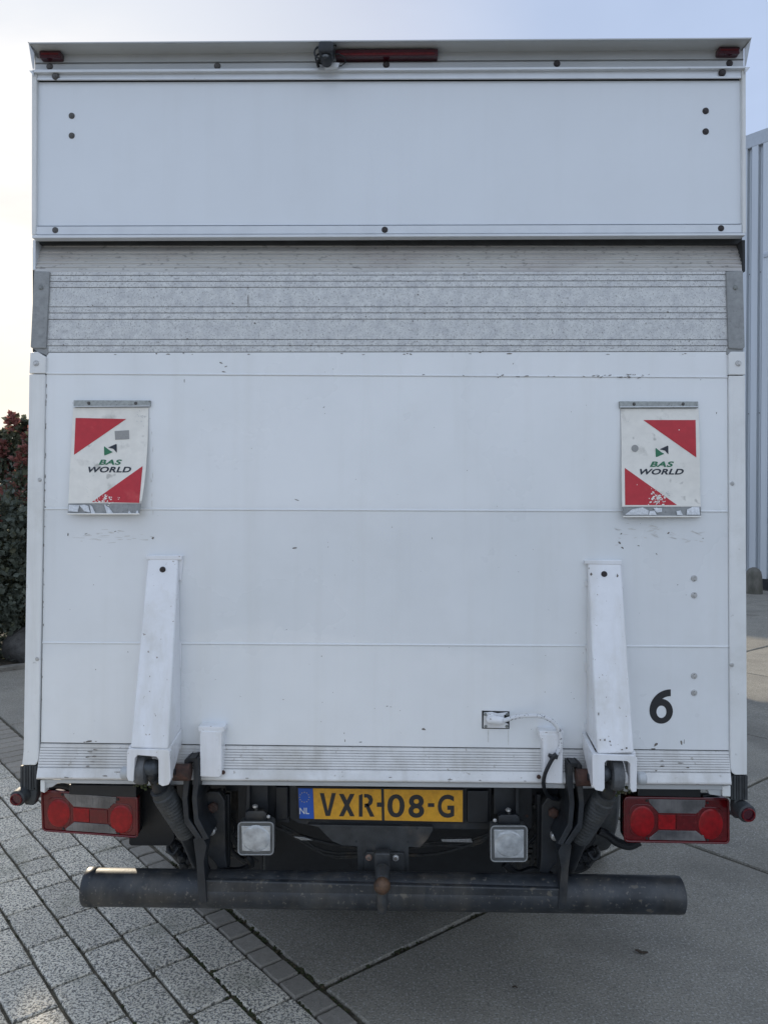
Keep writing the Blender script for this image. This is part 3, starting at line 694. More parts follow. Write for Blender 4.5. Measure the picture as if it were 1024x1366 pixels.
# number 6
b = B()     # bowl of the figure as a ring, stem as a bent band; one flat outline each, the stem a hair above the ring
def flat6(P, Y): b.face([at(x, y, Y) for x, y in P])
n6 = 32
for k in range(n6):
    a0, a1 = 2*math.pi*k/n6, 2*math.pi*(k+1)/n6
    flat6([(881.3+15.6*math.cos(a0), 948.8+16.6*math.sin(a0)), (881.3+15.6*math.cos(a1), 948.8+16.6*math.sin(a1)), (881.6+6.6*math.cos(a1), 949.5+8.2*math.sin(a1)), (881.6+6.6*math.cos(a0), 949.5+8.2*math.sin(a0))], -0.0006)
so_, si_ = [], []
for k in range(13):
    t_ = k/12; a = math.pi*(1.0+0.5*t_)
    so_.append((894.0+28.3*math.cos(a), 948.0+28.4*math.sin(a))); si_.append((894.0+19.0*math.cos(a), 947.4+18.8*math.sin(a)))
for k in range(12): flat6([so_[k], so_[k+1], si_[k+1], si_[k]], -0.0009)
b.build('number_six', INK, lift)

# --- warning flags
def flag(side):
    off_ = (60, 500) if side == 0 else (790, 500); S = 1024/180.0
    def q(x, y): return off_[0]+x/S, off_[1]+y/S
    fl = B()
    yt, yb = (q(0, 250)[1], q(0, 1058)[1]) if side == 0 else (q(0, 258)[1], q(0, 1078)[1])
    if side == 0:
        EL = [(250, 216), (450, 206), (700, 192), (900, 183), (1058, 174)]; ER = [(250, 786), (500, 780), (700, 768), (850, 752), (970, 733), (1058, 716)]
    else:
        EL = [(258, 213), (500, 219), (800, 220), (1000, 224), (1078, 232)]; ER = [(258, 802), (600, 812), (900, 815), (1078, 822)]
    def it(T, y):
        for (a, u), (c, v) in zip(T, T[1:]):
            if y <= c: return lerp(u, v, (y-a)/(c-a))
        return T[-1][1]
    top, bot = (250, 1058) if side == 0 else (258, 1078)
    def yf(px, py):
        v = max(0, (py-yt)/(yb-yt)); x = (px-off_[0])*S
        u = (x-200)/600
        if side == 0: return -0.004-0.020*v**1.5 - 0.016*v*max(0, u-0.55)**1.2*2 - 0.003*math.sin(u*5+v*3)*v
        return -0.004-0.017*v**1.4 - 0.004*math.sin(v*5.5)*u - 0.003*math.sin(u*4+1)*v
    NX, NY = 14, 22; grid = []
    bandy = 975 if side == 0 else 1000
    for j in range(NY+1):
        y = lerp(top, bandy, j/NY); row = []
        for i in range(NX+1):
            x = lerp(it(EL, y), it(ER, y), i/NX); px, py = q(x, y); row.append(at(px, py, yf(px, py)))
        grid.append(row)
    def sheet(mb, grid, th=0.0025):
        A = [[mb.b.verts.new(p) for p in r] for r in grid]; Bk = [[mb.b.verts.new(p+Vector((0, th, 0))) for p in r] for r in grid]
        ny, nx = len(A)-1, len(A[0])-1; fs = []
        for j in range(ny):
            for i in range(nx):
                fs.append(mb.b.faces.new((A[j][i], A[j+1][i], A[j+1][i+1], A[j][i+1]))); fs.append(mb.b.faces.new((Bk[j][i], Bk[j][i+1], Bk[j+1][i+1], Bk[j+1][i])))
        for j in range(ny):
            mb.b.faces.new((A[j][0], Bk[j][0], Bk[j+1][0], A[j+1][0])); mb.b.faces.new((A[j][nx], A[j+1][nx], Bk[j+1][nx], Bk[j][nx]))
        for i in range(nx):
            mb.b.faces.new((A[0][i], A[0][i+1], Bk[0][i+1], Bk[0][i])); mb.b.faces.new((A[ny][i], Bk[ny][i], Bk[ny][i+1], A[ny][i+1]))
        for f in mb.b.faces: f.smooth = True
    sheet(fl, grid); fl = fl.build('warning_flag', FLAG, lift, sharp=50)
    # bottom pocket with torn foil
    b = B(); g2 = []
    for j in range(4):
        y = lerp(bandy+2, bot, j/3); g2.append([])
        for i in range(11):
            x = lerp(it(EL, y), it(ER, y), i/10); px, py = q(x, y); g2[-1].append(at(px, py, yf(px, py)+0.0015))
    sheet(b, g2); b.build('pocket', BLACK if False else GREYCAP, fl)
    b = B(); 
    y2 = bot; pts = [at(*q(lerp(it(EL, y2), it(ER, y2), i/10), y2-2), yf(*q(lerp(it(EL, y2), it(ER, y2), i/10), y2))-0.001) for i in range(11)]
    b.tube(pts, 0.0024, 8); b.build('pocket_bead', FLAG, fl)
    b = B(); rr = random.Random(side+5)
    if side == 0: shards = [[(182, 985), (180, 1036), (250, 1040), (262, 990)], [(262, 990), (300, 1036), (345, 1045), (330, 995), (300, 985)], [(340, 985), (352, 1050), (385, 1052), (360, 1000)], [(450, 985), (470, 1050), (522, 1055), (490, 1010)], [(630, 1048), (640, 1030), (655, 1050)], [(688, 1050), (702, 1025), (712, 1050)]]
    else: shards = [[(245, 1062), (300, 1020), (380, 1006), (425, 1030), (420, 1062)], [(425, 1064), (430, 1036), (470, 1030), (485, 1064)], [(460, 1010), (525, 1012), (525, 1040), (485, 1046)], [(640, 1064), (635, 1035), (665, 1028), (685, 1064)], [(712, 1062), (716, 1022), (760, 1002), (808, 1004), (812, 1062)]]
    for sh in shards:
        P = [q(x, y) for x, y in sh]; b.prism([at(x, y, yf(x, y)-0.0015-rr.uniform(0, .001)) for x, y in P], (0, 0.001, 0))
    b.build_each('torn_foil', FOIL, fl)
    # clamp strip on top
    b = B()
    pts = [(218, 192), (218, 244), (796, 240), (800, 194)] if side == 0 else [(203, 200), (208, 252), (802, 250), (800, 202)]
    b.ppoly([q(*p) for p in pts], -0.010, 0.010, 0.0012); cs = b.build('clamp_strip', FEDGE, fl)
    b = B(); b.ppoly([q(x, y) for x, y in ([(218, 238), (218, 243), (796, 239), (796, 234)] if side == 0 else [(208, 240), (208, 246), (802, 243), (802, 237)])], -0.0112, 0.003); b.build('strip_edge', RAILM, cs)
    for x in ((335, 690) if side == 0 else (313, 685)): bolt('rivet', BOLTD, *q(x, 216 if side == 0 else 222), -0.010, 1.9, cs)
    # printing, laid on the curved sheet
    def pr(name, polys, mtl, lift_=0.0007, sub=8):
        b = B()
        for P in polys:
            P = [q(*p) for p in P]
            if len(P) == 3:
                a, c, d = P; V = {}
                for i in range(sub+1):
                    for j in range(sub+1-i):
                        x = a[0]+(c[0]-a[0])*i/sub+(d[0]-a[0])*j/sub; y = a[1]+(c[1]-a[1])*i/sub+(d[1]-a[1])*j/sub
                        V[i, j] = b.b.verts.new(at(x, y, yf(x, y)-lift_))
                for i in range(sub):
                    for j in range(sub-i):
                        b.b.faces.new((V[i, j], V[i+1, j], V[i, j+1]))
                        if i+j < sub-1: b.b.faces.new((V[i+1, j], V[i+1, j+1], V[i, j+1]))
            else: b.face([at(x, y, yf(x, y)-lift_) for x, y in P])
        bmesh.ops.recalc_face_normals(b.b, faces=b.b.faces[:])
        return b.build(name, mtl, fl)
    def rnd(P, k=0.12, n=4):
        out_ = []
        for i in range(len(P)):
            a, c, d = Vector(P[i-1]), Vector(P[i]), Vector(P[(i+1) % len(P)])
            p0 = c+(a-c)*k; p1 = c+(d-c)*k
            for s_ in range(n+1):
                t_ = s_/n; out_.append(tuple((p0*(1-t_)+c*t_)*(1-t_)+(c*(1-t_)+p1*t_)*t_))
        return out_
    if side == 0:
        pr('red_triangle', [[(234, 327), (222, 607), (618, 335)], ], FRED)
        pr('red_triangle', [[(742, 692), (357, 965), (716, 972)], ], FRED)
        pr('grey_sticker', [[(530, 427), (534, 493), (641, 487), (639, 420)]], GREYSQ, 0.001)
        dx, dy = 0, 0; tb = (408, 643, 586, 683); tw = (330, 697, 656, 741); lg = (449, 522)
    else:
        pr('red_triangle', [[(383, 343), (785, 627), (780, 343)]], FRED)
        pr('red_triangle', [[(243, 706), (246, 988), (640, 988)]], FRED)
        pr('round_sticker', [[(320+27*math.cos(k*.393), 558-27*math.sin(k*.393)) for k in range(16)]], GREYSQ, 0.001)
        tb = (433, 657, 616, 699); tw = (357, 713, 691, 757); lg = (476, 535)
    x0, y0 = lg
    pr('logo_mark', [rnd([(x0, y0+18), (x0+2, y0+92), (x0+68, y0+64), (x0+44, y0+52)], .14), ], GREEN, 0.0009)
    pr('logo_mark', [rnd([(x0+30, y0+30), (x0+97, y0), (x0+98, y0+70), (x0+72, y0+40)], .14)], NAVY, 0.0009)
    for txt, bb, mt_ in (('BAS', tb, GREEN), ('WORLD', tw, NAVY)):
        b = B(); (u0, v0), (u1, v1) = q(bb[0], bb[1]), q(bb[2], bb[3])
        print_text(b, txt, u0, v0, u1, v1, lambda x, y: yf(x, y)-0.0009, bold=0.032, shear=0.28, spacing=1.08); b.build('lettering', mt_, fl)
    # scuffed white patch where the red is worn away + dirt
    b = B(); rr = random.Random(side*3+2); 
    def scuff(cx_, cy_, sx, sy, n, lo, hi):
        for k in range(n):
            x, y = rr.gauss(cx_, sx), rr.gauss(cy_, sy); w_ = rr.uniform(lo, hi)
            P = [q(x+w_*rr.uniform(.4, 1)*math.cos(a*1.05), y-.7*w_*rr.uniform(.4, 1)*math.sin(a*1.05)) for a in range(6)]
            b.face([at(px, py, yf(px, py)-0.0011) for px, py in P])
    if side == 0: scuff(450, 945, 45, 22, 60, 3, 12)
    else: scuff(500, 930, 35, 34, 90, 4, 14); scuff(340, 832, 3, 2, 2, 4, 7); scuff(655, 417, 2, 2, 2, 4, 8)
    o = b.build('scuff_marks', FLAG, fl); o['kind'] = 'stuff'
    b = B()
    if side == 0: scuff(320, 900, 8, 45, 14, 2, 5); scuff(360, 680, 10, 60, 14, 2, 5); scuff(740, 330, 30, 30, 26, 3, 9)
    else: scuff(575, 905, 16, 12, 16, 3, 8); scuff(260, 340, 20, 14, 12, 2, 5); scuff(520, 965, 25, 12, 14, 2, 6)
    o = b.build('dirt_marks', SMUDGE, fl); o['kind'] = 'stuff'
    return fl
f0 = flag(0); f0['label'] = 'warning flag curling at its lower right corner, grey square sticker'
f1 = flag(1); f1['label'] = 'warning flag with round grey sticker and worn lower triangle'

# --- lift arms with fork, roller
def arm(side):
    # front face corners: top / bottom measured on their own depths
    YT, YB = -0.012, -0.135
    if side == 0:
        ft = [at(197.5, 742, YT), at(238, 742, YT)]; fb = [at(174, 998, YB), at(224.5, 1000, YB)]
    else:
        ft = [at(783.5, 748, YT), at(828, 748, YT)]; fb = [at(796.5, 1006, YB), at(845.5, 1005, YB)]
    b = B()
    bt = [Vector((p.x, -0.0005, p.z)) for p in ft]; bb_ = [Vector((p.x, -0.0005, p.z+0.02)) for p in fb]
    V = [b.b.verts.new(p) for p in (ft[0], ft[1], fb[1], fb[0], bt[0], bt[1], bb_[1], bb_[0])]
    for f in ((0, 3, 2, 1), (4, 5, 6, 7), (0, 1, 5, 4), (3, 7, 6, 2), (0, 4, 7, 3), (1, 2, 6, 5)): b.b.faces.new([V[i] for i in f])
    bmesh.ops.recalc_face_normals(b.b, faces=b.b.faces[:])
    a = b.build('lift_arm', ARMW, truck, bevel=0.006, seg=3)
    # top plate flange and weld tabs
    b = B()
    if side == 0:
        b.ppoly([(194.5, 741), (195, 746.5), (242.5, 747), (243, 741)], -0.016, 0.014, 0.002)
        b.ppoly([(238.5, 745), (238.5, 773), (242, 775), (244, 745)], -0.006, 0.006, 0.001)
        for y0, y1 in ((856, 892), (985, 1000)): b.ppoly([(237, y0), (237, y1), (241.5, y1), (242, y0)], -0.006, 0.005, 0.001)
    else:
        b.ppoly([(779.5, 747.5), (779.5, 752.5), (829, 753.5), (829, 747)], -0.016, 0.014, 0.002)
        b.ppoly([(826, 752), (829, 785), (831.5, 785), (829.5, 752)], -0.006, 0.006, 0.001)
        for y0, y1 in ((775, 782), (860, 866), (884, 896), (965, 975)): b.ppoly([(779.5, y0), (779.5, y1), (783, y1), (782.5, y0)], -0.005, 0.004, 0.001)
    b.build_each('weld_flange', ARMW, a)
    bolt('bolt', BOLTB, *((217, 760) if side == 0 else (805.5, 766)), -0.0225, 3.6, a, True)
    # fork at the foot
    YF = -0.140
    b = B()
    if side == 0:
        outer = [(171.5, 999), (169.5, 1003), (169, 1036), (171, 1041.5), (178, 1042.5), (180, 1012), (183.5, 1007.5), (208.5, 1009.5), (211.5, 1013), (211.5, 1046), (217, 1049), (225, 1047), (228, 1040), (226.5, 1003), (223, 1000)]
    else:
        outer = [(791, 1006), (789.5, 1010), (790, 1048), (794, 1054), (803, 1056), (806, 1052), (806, 1018), (809, 1014.5), (836, 1015.5), (840, 1019), (840, 1052), (843, 1057), (848.5, 1056), (849.5, 1012), (846.5, 1008)]
    b.ppoly(outer, YF, 0.022, 0.0015)
    b.build('fork', ARMW, a)
    # cheeks running back to the platform
    b = B()
    if side == 0:
        p = at(226.5, 1003, YF+0.01); p2 = at(226.5, 1046, YF+0.01)
        b.prism([Vector((p.x-0.012, YF+0.02, p.z+0.01)), Vector((p.x-0.012, YF+0.02, p2.z)), Vector((p.x-0.012, 0.0, p2.z+0.085)), Vector((p.x-0.012, 0.0, p.z+0.03))], (0.012, 0, 0), 0.0015)
        p = at(170, 1003, YF+0.01); p2 = at(170, 1040, YF+0.01)
        b.prism([Vector((p.x, YF+0.02, p.z+0.01)), Vector((p.x, YF+0.02, p2.z)), Vector((p.x, 0.0, p2.z+0.085)), Vector((p.x, 0.0, p.z+0.03))], (0.012, 0, 0), 0.0015)
    else:
        p = at(790, 1010, YF+0.01); p2 = at(790, 1053, YF+0.01)
        b.prism([Vector((p.x, YF+0.02, p.z+0.01)), Vector((p.x, YF+0.02, p2.z)), Vector((p.x, 0.0, p2.z+0.085)), Vector((p.x, 0.0, p.z+0.03))], (0.012, 0, 0), 0.0015)
        p = at(849, 1010, YF+0.01); p2 = at(849, 1055, YF+0.01)
        b.prism([Vector((p.x-0.012, YF+0.02, p.z+0.01)), Vector((p.x-0.012, YF+0.02, p2.z)), Vector((p.x-0.012, 0.0, p2.z+0.085)), Vector((p.x-0.012, 0.0, p.z+0.03))], (0.012, 0, 0), 0.0015)
    b.build_each('fork_cheek', ARMW, a)
    b = B()     # pin hole seen in the inner cheek, roller, pin head
    if side == 0: hx = at(226.5, 1030, YF).x+0.0006; hz = at(230, 1030, -0.09).z; b.lathe((hx-0.002, -0.088, hz), (1, 0, 0), [(0, .010), (.003, .010)], 16)
    else: hx = at(790, 1030, YF).x-0.0006; hz = at(786, 1037, -0.09).z; b.lathe((hx-0.001, -0.088, hz), (1, 0, 0), [(0, .010), (.003, .010)], 16)
    b.build('pin_hole', BLACK, a)
    b = B()
    c = at(185, 1029, -0.12) if side == 0 else at(824, 1037, -0.12)
    b.lathe(c-Vector((0.016, -0.03, 0)), (1, 0, 0), [(0, .030), (.003, .043), (.012, .046), (.022, .046), (.032, .043), (.036, .030)], 36)
    rl = b.build('roller', mat('roller_grey', (0.10, 0.105, 0.11), 0.55, var=0.25, vscale=25, bump=0.3, bscale=90), a)
    b = B(); c = at(202, 1026, -0.12) if side == 0 else at(806, 1034, -0.12)
    b.lathe(c+Vector((-.03, .015, 0)), (1, 0, 0), [(0, .012), (.004, .022), (.035, .023), (.045, .018), (.05, .010)], 20)
    b.build('pin', mat('pin_steel', (0.055, 0.065, 0.075), 0.45, 0.3, var=0.3, vscale=25, bump=0.3, bscale=90), a)
    b = B(); c = at(166, 1031, -0.09) if side == 0 else at(853, 1038, -0.09)
    b.lathe(c+Vector((-0.008, 0, 0)), (1, 0, 0), [(0, .014), (.004, .018), (.02, .018), (.024, .014)], 20)
    b.build('pin_end', CAPM, a)
    # chips on the arm
    b2 = B()
    rd2 = random.Random(side+9)
    def ac(px, py, w_, h_):
        f = (py-745)/255; Yc = lerp(YT, YB, f)-0.0007
        pts = [at(px+w_/2*rd2.uniform(.4, 1)*math.cos(k*.9), py+h_/2*rd2.uniform(.4, 1)*math.sin(k*.9), Yc) for k in range(7)]
        b2.face(pts[::-1])
    L0 = ((233, 778, 3, 6), (225, 777, 2, 3), (203, 908, 4, 6), (205, 903, 2, 8), (202, 912, 3, 4), (223, 910, 1.5, 14), (180, 970, 4, 3), (193, 933, 1.6, 1.4), (214, 798, 1.4, 1.4)) if side == 0 else \
         ((788, 766, 4, 5), (823, 768, 3, 6), (785, 758, 2, 3), (798, 952, 2, 7), (806, 987, 4, 5), (800, 987, 3, 3), (813, 989, 3, 4), (835, 998, 5, 4), (829, 1000, 5, 2), (808, 930, 1.4, 1.4), (814, 994, 3, 2))
    for c in L0: ac(*c)
    o = b2.build('paint_chips', CHIP, a); o['kind'] = 'stuff'
    return a
arm(0); arm(1)

# --- two small white stop brackets on the rim
for side, pts, tp in ((0, [(268, 975), (266.5, 980), (267, 1036), (292, 1037.5), (295.5, 1034), (296, 976)], [(264.5, 969), (264.5, 976), (299, 976.5), (299, 969.5)]),
                      (1, [(721, 979), (720, 985), (724, 990), (725, 1040), (728, 1045), (750, 1045.5), (750.5, 980)], [(719, 975), (719, 981), (751.5, 981), (751.5, 975.5)])):
    b = B(); b.ppoly(pts, -0.045, 0.05, 0.0025); sb = b.build('stop_bracket', ARMW, lift)
    b = B(); b.ppoly(tp, -0.043, 0.045, 0.002); b.build('bracket_top', ARMW, sb)
    b = B(); b.lathe(at(298 if side == 0 else 718, 1030 if side == 0 else 1036, -0.032), (0, -1, 0), [(0, .006), (.004, .006), (.005, .004)], 12); b.build('screw', RUST, sb)

# --- plug socket and its cable
b = B(); b.ppoly([(642.5, 948), (642.5, 972), (679, 972.5), (679, 949)], -0.001, 0.004); sk = b.build('socket', BLACK, lift)
b = B(); b.ppoly([(645, 951), (644.5, 971), (677.5, 971.5), (677.5, 966), (672, 964), (672, 954), (677.5, 953), (677, 950.5), (663, 952), (656, 950)], -0.006, 0.006, 0.001); b.build('socket_plate', ARMW, sk)
b = B(); b.tube([at(650, 961, -0.018), at(656, 960, -0.022), at(664, 961, -0.022), at(671, 962, -0.020)], [0.008, 0.013, 0.0125, 0.011], 16); b.sphere(at(655, 959, -0.012), 0.016, 2, (1, .7, 1)); b.build('plug', ARMW, sk)
for px, py in ((647, 953), (676, 953), (647.5, 969), (675.5, 969)): bolt('screw', BOLTG, px, py, -0.006, 1.9, sk)
b = B(); pth = [(671, 961.5), (680, 958.5), (690, 956), (702, 955), (716, 955), (728, 957.5), (738, 964), (745, 974), (748, 985), (747.5, 995), (744, 1003), (740, 1010)]
def smooth_path(pts, n=4):
    o_ = []
    for i in range(len(pts)-1):
        p0, p1, p2, p3 = [Vector(pts[max(0, min(len(pts)-1, i+k))]) for k in (-1, 0, 1, 2)]
        for s_ in range(n):
            t_ = s_/n
            o_.append(0.5*((2*p1)+(p2-p0)*t_+(2*p0-5*p1+4*p2-p3)*t_*t_+(3*p1-p0-3*p2+p3)*t_**3))
    o_.append(Vector(pts[-1])); return o_
b.tube(smooth_path([at(x, y, -0.030-0.02*min(1, max(0, (x-690)/40))) for x, y in pth]), 0.0064, 10); b.build('cable', CABLEW, sk)
b = B(); b.tube([at(742, 1006, -0.058), at(734, 1013, -0.058)], [.007, .008], 10); b.tube([at(731, 1007, -.06), at(743, 1011, -.06)], 0.005, 8)
b.tube(smooth_path([at(x, y, Y) for x, y, Y in ((737, 1011, -.058), (731, 1022, -.058), (726, 1034, -.055), (724.5, 1046, -.045), (728, 1058, -.02), (735, 1064, .0), (744, 1067, .02))]), 0.0058, 10)
b.build('cable_sleeve', BLACK, sk)

# ---------------------------------------------------------------- below the platform
# number plate on its holder
b = B(); b.ppoly([(385, 1046), (386, 1092), (398, 1099), (430, 1104), (620, 1107), (655, 1107), (656, 1050)], 0.118, 0.05, 0.003); holder = b.build('plate_holder', DARKM, truck)
for (x0, x1, y0, y1) in ((367, 384, 1050, 1094), (623, 652, 1055, 1098)):
    b = B(); b.pbox(x0, y0, x1, y1, 0.10, 0.03, 0.004); pl_ = b.build('plate_lamp', BLACK, holder)
b = B(); b.ppoly([(356, 1048), (357, 1092), (366, 1096), (386, 1098), (386, 1048)], 0.122, 0.04, 0.002); b.build('side_bracket', DARKM, holder)
PC = [(395, 1049.5), (619, 1052.3), (619, 1098.6), (397, 1094)]
def qp(u, v):
    a, c, d, e_ = PC
    return (lerp(lerp(a[0], c[0], u), lerp(e_[0], d[0], u), v), lerp(lerp(a[1], c[1], u), lerp(e_[1], d[1], u), v))
plate = B(); plate.ppoly([qp(0, 0), qp(0, 1), qp(1, 1), qp(1, 0)], 0.106, 0.010, 0.003); plate = plate.build('number_plate', INK, truck)
b = B(); b.ppoly([qp(.100, .045), qp(.100, .955), qp(.505, .955), qp(.505, .045)], 0.1045, 0.002); b.ppoly([qp(.522, .045), qp(.522, .955), qp(.990, .955), qp(.990, .045)], 0.1045, 0.002)
b.build_each('yellow_field', YEL, plate)
b = B(); b.ppoly([qp(.012, .05), qp(.012, .95), qp(.098, .95), qp(.098, .05)], 0.1043, 0.002); b.build('blue_band', BLUE, plate)
YP = lambda x, y: 0.1038
for ch, x0, x1, y0, y1 in (('V', 426.5, 448, 1058, 1088.5), ('X', 452, 473, 1059, 1089), ('R', 478.5, 499, 1059, 1089.5), ('0', 516.5, 539.5, 1059.5, 1090.5), ('8', 544.5, 565.5, 1060, 1091), ('G', 583.5, 605.5, 1060, 1091)):
    b = B()
    if ch == 'X':
        t_ = 5.2
        b.face([at(x, y, .1038) for x, y in ((x0, y0), (x0+t_+1, y0), (x1, y1), (x1-t_-1, y1))]); b.face([at(x, y, .1036) for x, y in ((x1-t_-1, y0), (x1, y0), (x0+t_+1, y1), (x0, y1))])
    elif ch == 'V':
        mx_ = (x0+x1)/2; b.face([at(x, y, .1038) for x, y in ((x0, y0), (x0+5.6, y0), (mx_, y1-7), (x1-5.6, y0), (x1, y0), (mx_+3, y1), (mx_-3, y1))])
    elif ch == 'R':
        b.face([at(x, y, .1038) for x, y in ((x0, y0+2), (x0+5, y0), (x0+5, y1), (x0, y1))])
        P = [(x0+7, y0), (x0+12, y0+.2), (x0+17, y0+2.5), (x0+19, y0+8), (x0+17.5, y0+13.5), (x0+14, y0+16.5), (x1+.5, y1), (x1-5.5, y1), (x0+7.5, y0+18)]
        Q_ = [(x0+7, y0+5), (x0+11, y0+5), (x0+13.6, y0+8.4), (x0+12, y0+12.4), (x0+7.5, y0+13.5)]
        b.face([at(x, y, .1038) for x, y in (P[0], P[1], P[2], P[3], Q_[2], Q_[1], Q_[0])]); b.face([at(x, y, .1038) for x, y in (P[3], P[4], P[5], (x0+12.2, y0+17.5), Q_[4], Q_[3], Q_[2])])
        b.face([at(x, y, .1038) for x, y in ((x0+7.5, y0+13.5), (x0+12.4, y0+13), P[5], P[6], P[7], (x0+9.4, y0+18.2), (x0+7.5, y0+18.2))])
        for f in b.b.faces: pass
    else: print_text(b, ch, x0, y0, x1, y1, YP, bold=0.026 if ch != '0' else 0.02)
    b.build('plate_letter', INK, plate)
for x0, x1, y0, y1 in ((502.5, 512.5, 1070.5, 1076.5), (570.5, 579, 1071.5, 1076.5)):
    b = B(); b.face([at(x0, y0, .1036), at(x0, y1, .1036), at(x1, y1, .1036), at(x1, y0, .1036)]); b.build('plate_hyphen', INK, plate)
b = B(); print_text(b, 'NL', 399.5, 1077.5, 412.5, 1086, lambda x, y: .1034, bold=0.01); b.build('country_letters', INKW, plate)
b = B()
for k in range(12):
    a = 2*math.pi*k/12; cx_, cy_ = 406+6.4*math.cos(a), 1063.5+6.6*math.sin(a)
    b.face([at(cx_+1.0*(1 if j % 2 == 0 else .45)*math.sin(j*math.pi/5), cy_-1.0*(1 if j % 2 == 0 else .45)*math.cos(j*math.pi/5), .1034) for j in range(10)][::-1])
o = b.build('star_ring', STARY, plate)

# cross member and dark structure behind
b = B(); b.ppoly([(300, 1040), (300, 1056), (760, 1063), (760, 1045)], 0.16, 0.10, 0.004); b.build('cross_member', DARKM, truck)
b = B()
for X in (-0.42, 0.42): b.box((CX+X-0.04, 0.14, 0.62), (CX+X+0.04, 7.8, 0.78))
for Yc in (0.5, 1.6, 2.8, 4.2, 5.6): b.box((CX-0.42, Yc, 0.64), (CX+0.42, Yc+0.06, 0.76))
b.build_each('chassis_frame', DARKM, truck)
b = B(); b.box((xl+0.02, 0.16, zfl-0.03), (xr-0.02, 6.2, zfl+0.038)); b.build('floor_bearers', DARKM, truck)
b = B(); b.ppoly([(92, 1047), (92, 1060), (182, 1064), (182, 1048)], 0.05, 0.08, 0.002); b.ppoly([(850, 1050), (850, 1062), (934, 1064), (934, 1052)], 0.05, 0.08, 0.002); b.build_each('lamp_carrier', BLACK, truck)
b = B(); b.ppoly([(172, 1052), (172, 1126), (175, 1128.5), (228, 1128.5), (233, 1120), (233, 1052)], 0.14, 0.03, 0.003); b.build('splash_plate', BLACK, truck)
b = B(); b.ppoly([(232, 1040), (232, 1125), (262, 1166), (350, 1166), (352, 1040)], 0.55, 0.012, 0.002); b.build('mud_flap', BLACK, truck)
b = B(); b.ppoly([(676, 1046), (676, 1166), (690, 1170), (756, 1172), (795, 1120), (795, 1050)], 0.55, 0.012, 0.002); b.build('mud_flap', BLACK, truck)
b = B(); b.ppoly([(352, 1046), (352, 1170), (676, 1176), (676, 1050)], 0.75, 0.30, 0.02); b.build('dark_backdrop_box', BLACK, truck)  # black box added as a dark background under the truck
# rear axle and wheels
b = B(); b.tube([(CX-0.8, 1.45, 0.36), (CX-0.2, 1.45, 0.36), (CX, 1.45, 0.36), (CX+0.2, 1.45, 0.36), (CX+0.8, 1.45, 0.36)], [.05, .06, .15, .06, .05], 16); b.build('rear_axle', DARKM, truck)
def wheel(x, y, dual):
    b = B()
    for k in ((0, 0.24) if dual else (0,)):
        s_ = 1 if x < CX else -1
        xx = x+s_*k
        b.lathe((xx-0.10, y, 0.345), (1, 0, 0), [(0, .20), (.01, .30), (.03, .338), (.06, .345), (.14, .345), (.17, .338), (.19, .30), (.20, .20)], 40)
    t_ = b.build_each('tyre', RUBBER, truck)[-1]
    b = B(); s_ = -1 if x < CX else 1
    b.lathe((x+s_*0.101, y, 0.345), (s_, 0, 0), [(-0.05, .19), (.0, .19), (-.03, .15), (-.04, .08), (.02, .07), (.02, .001)], 28); b.build('rim', RAILM, t_)
for X in (-0.93, 0.93): wheel(CX+X, 1.45, True)
for X in (-0.92, 0.92): wheel(CX+X, 7.2, False)
# cab in front of the box
cx0, cx1 = CX-1.0, CX+1.0
b = B(); prof = [(6.45, 0.45), (6.45, 2.30), (6.8, 2.38), (7.35, 2.30), (7.95, 1.55), (8.65, 1.25), (8.85, 0.95), (8.88, 0.40)]
b.prism([(cx0, y, z) for y, z in prof], (cx1-cx0, 0, 0), 0.03); cab = b.build('cab', WHITE, truck)
b = B(); b.prism([(cx0+.1, 7.42, 2.22), (cx1-.1, 7.42, 2.22), (cx1-.06, 7.95, 1.56), (cx0+.06, 7.95, 1.56)], (0, .02, .016)); b.build('windscreen', GLASS, cab)
for s_, X in ((-1, cx0), (1, cx1)):
    b = B(); b.prism([(X, 6.65, 1.45), (X, 7.75, 1.45), (X, 7.32, 2.12), (X, 6.65, 2.12)], (s_*0.006, 0, 0)); b.build('side_window', GLASS, cab)
    b = B(); b.box((X+min(0, s_*.28), 7.65, 1.35), (X+max(0, s_*.28), 7.72, 1.70), .02); b.build('wing_mirror', BLACK, cab)

# unseen guards, box and tank added to stop sun leaking under the truck
b = B()
for X in (CX-1.02, CX+0.96): b.box((X, 2.3, 0.36), (X+0.06, 6.2, 0.50), .008); b.box((X, 2.3, 0.62), (X+0.06, 6.2, 0.76), .008)
b.build_each('sun_block_guard', DARKM, truck)
b = B(); b.box((CX-0.9, 2.4, 0.28), (CX-0.45, 4.3, 0.84), .02); b.build('sun_block_box', BLACK, truck)
b = B(); b.box((CX-0.9, 4.5, 0.28), (CX-0.45, 6.1, 0.84), .06); b.build('sun_block_tank', BLACK, truck)
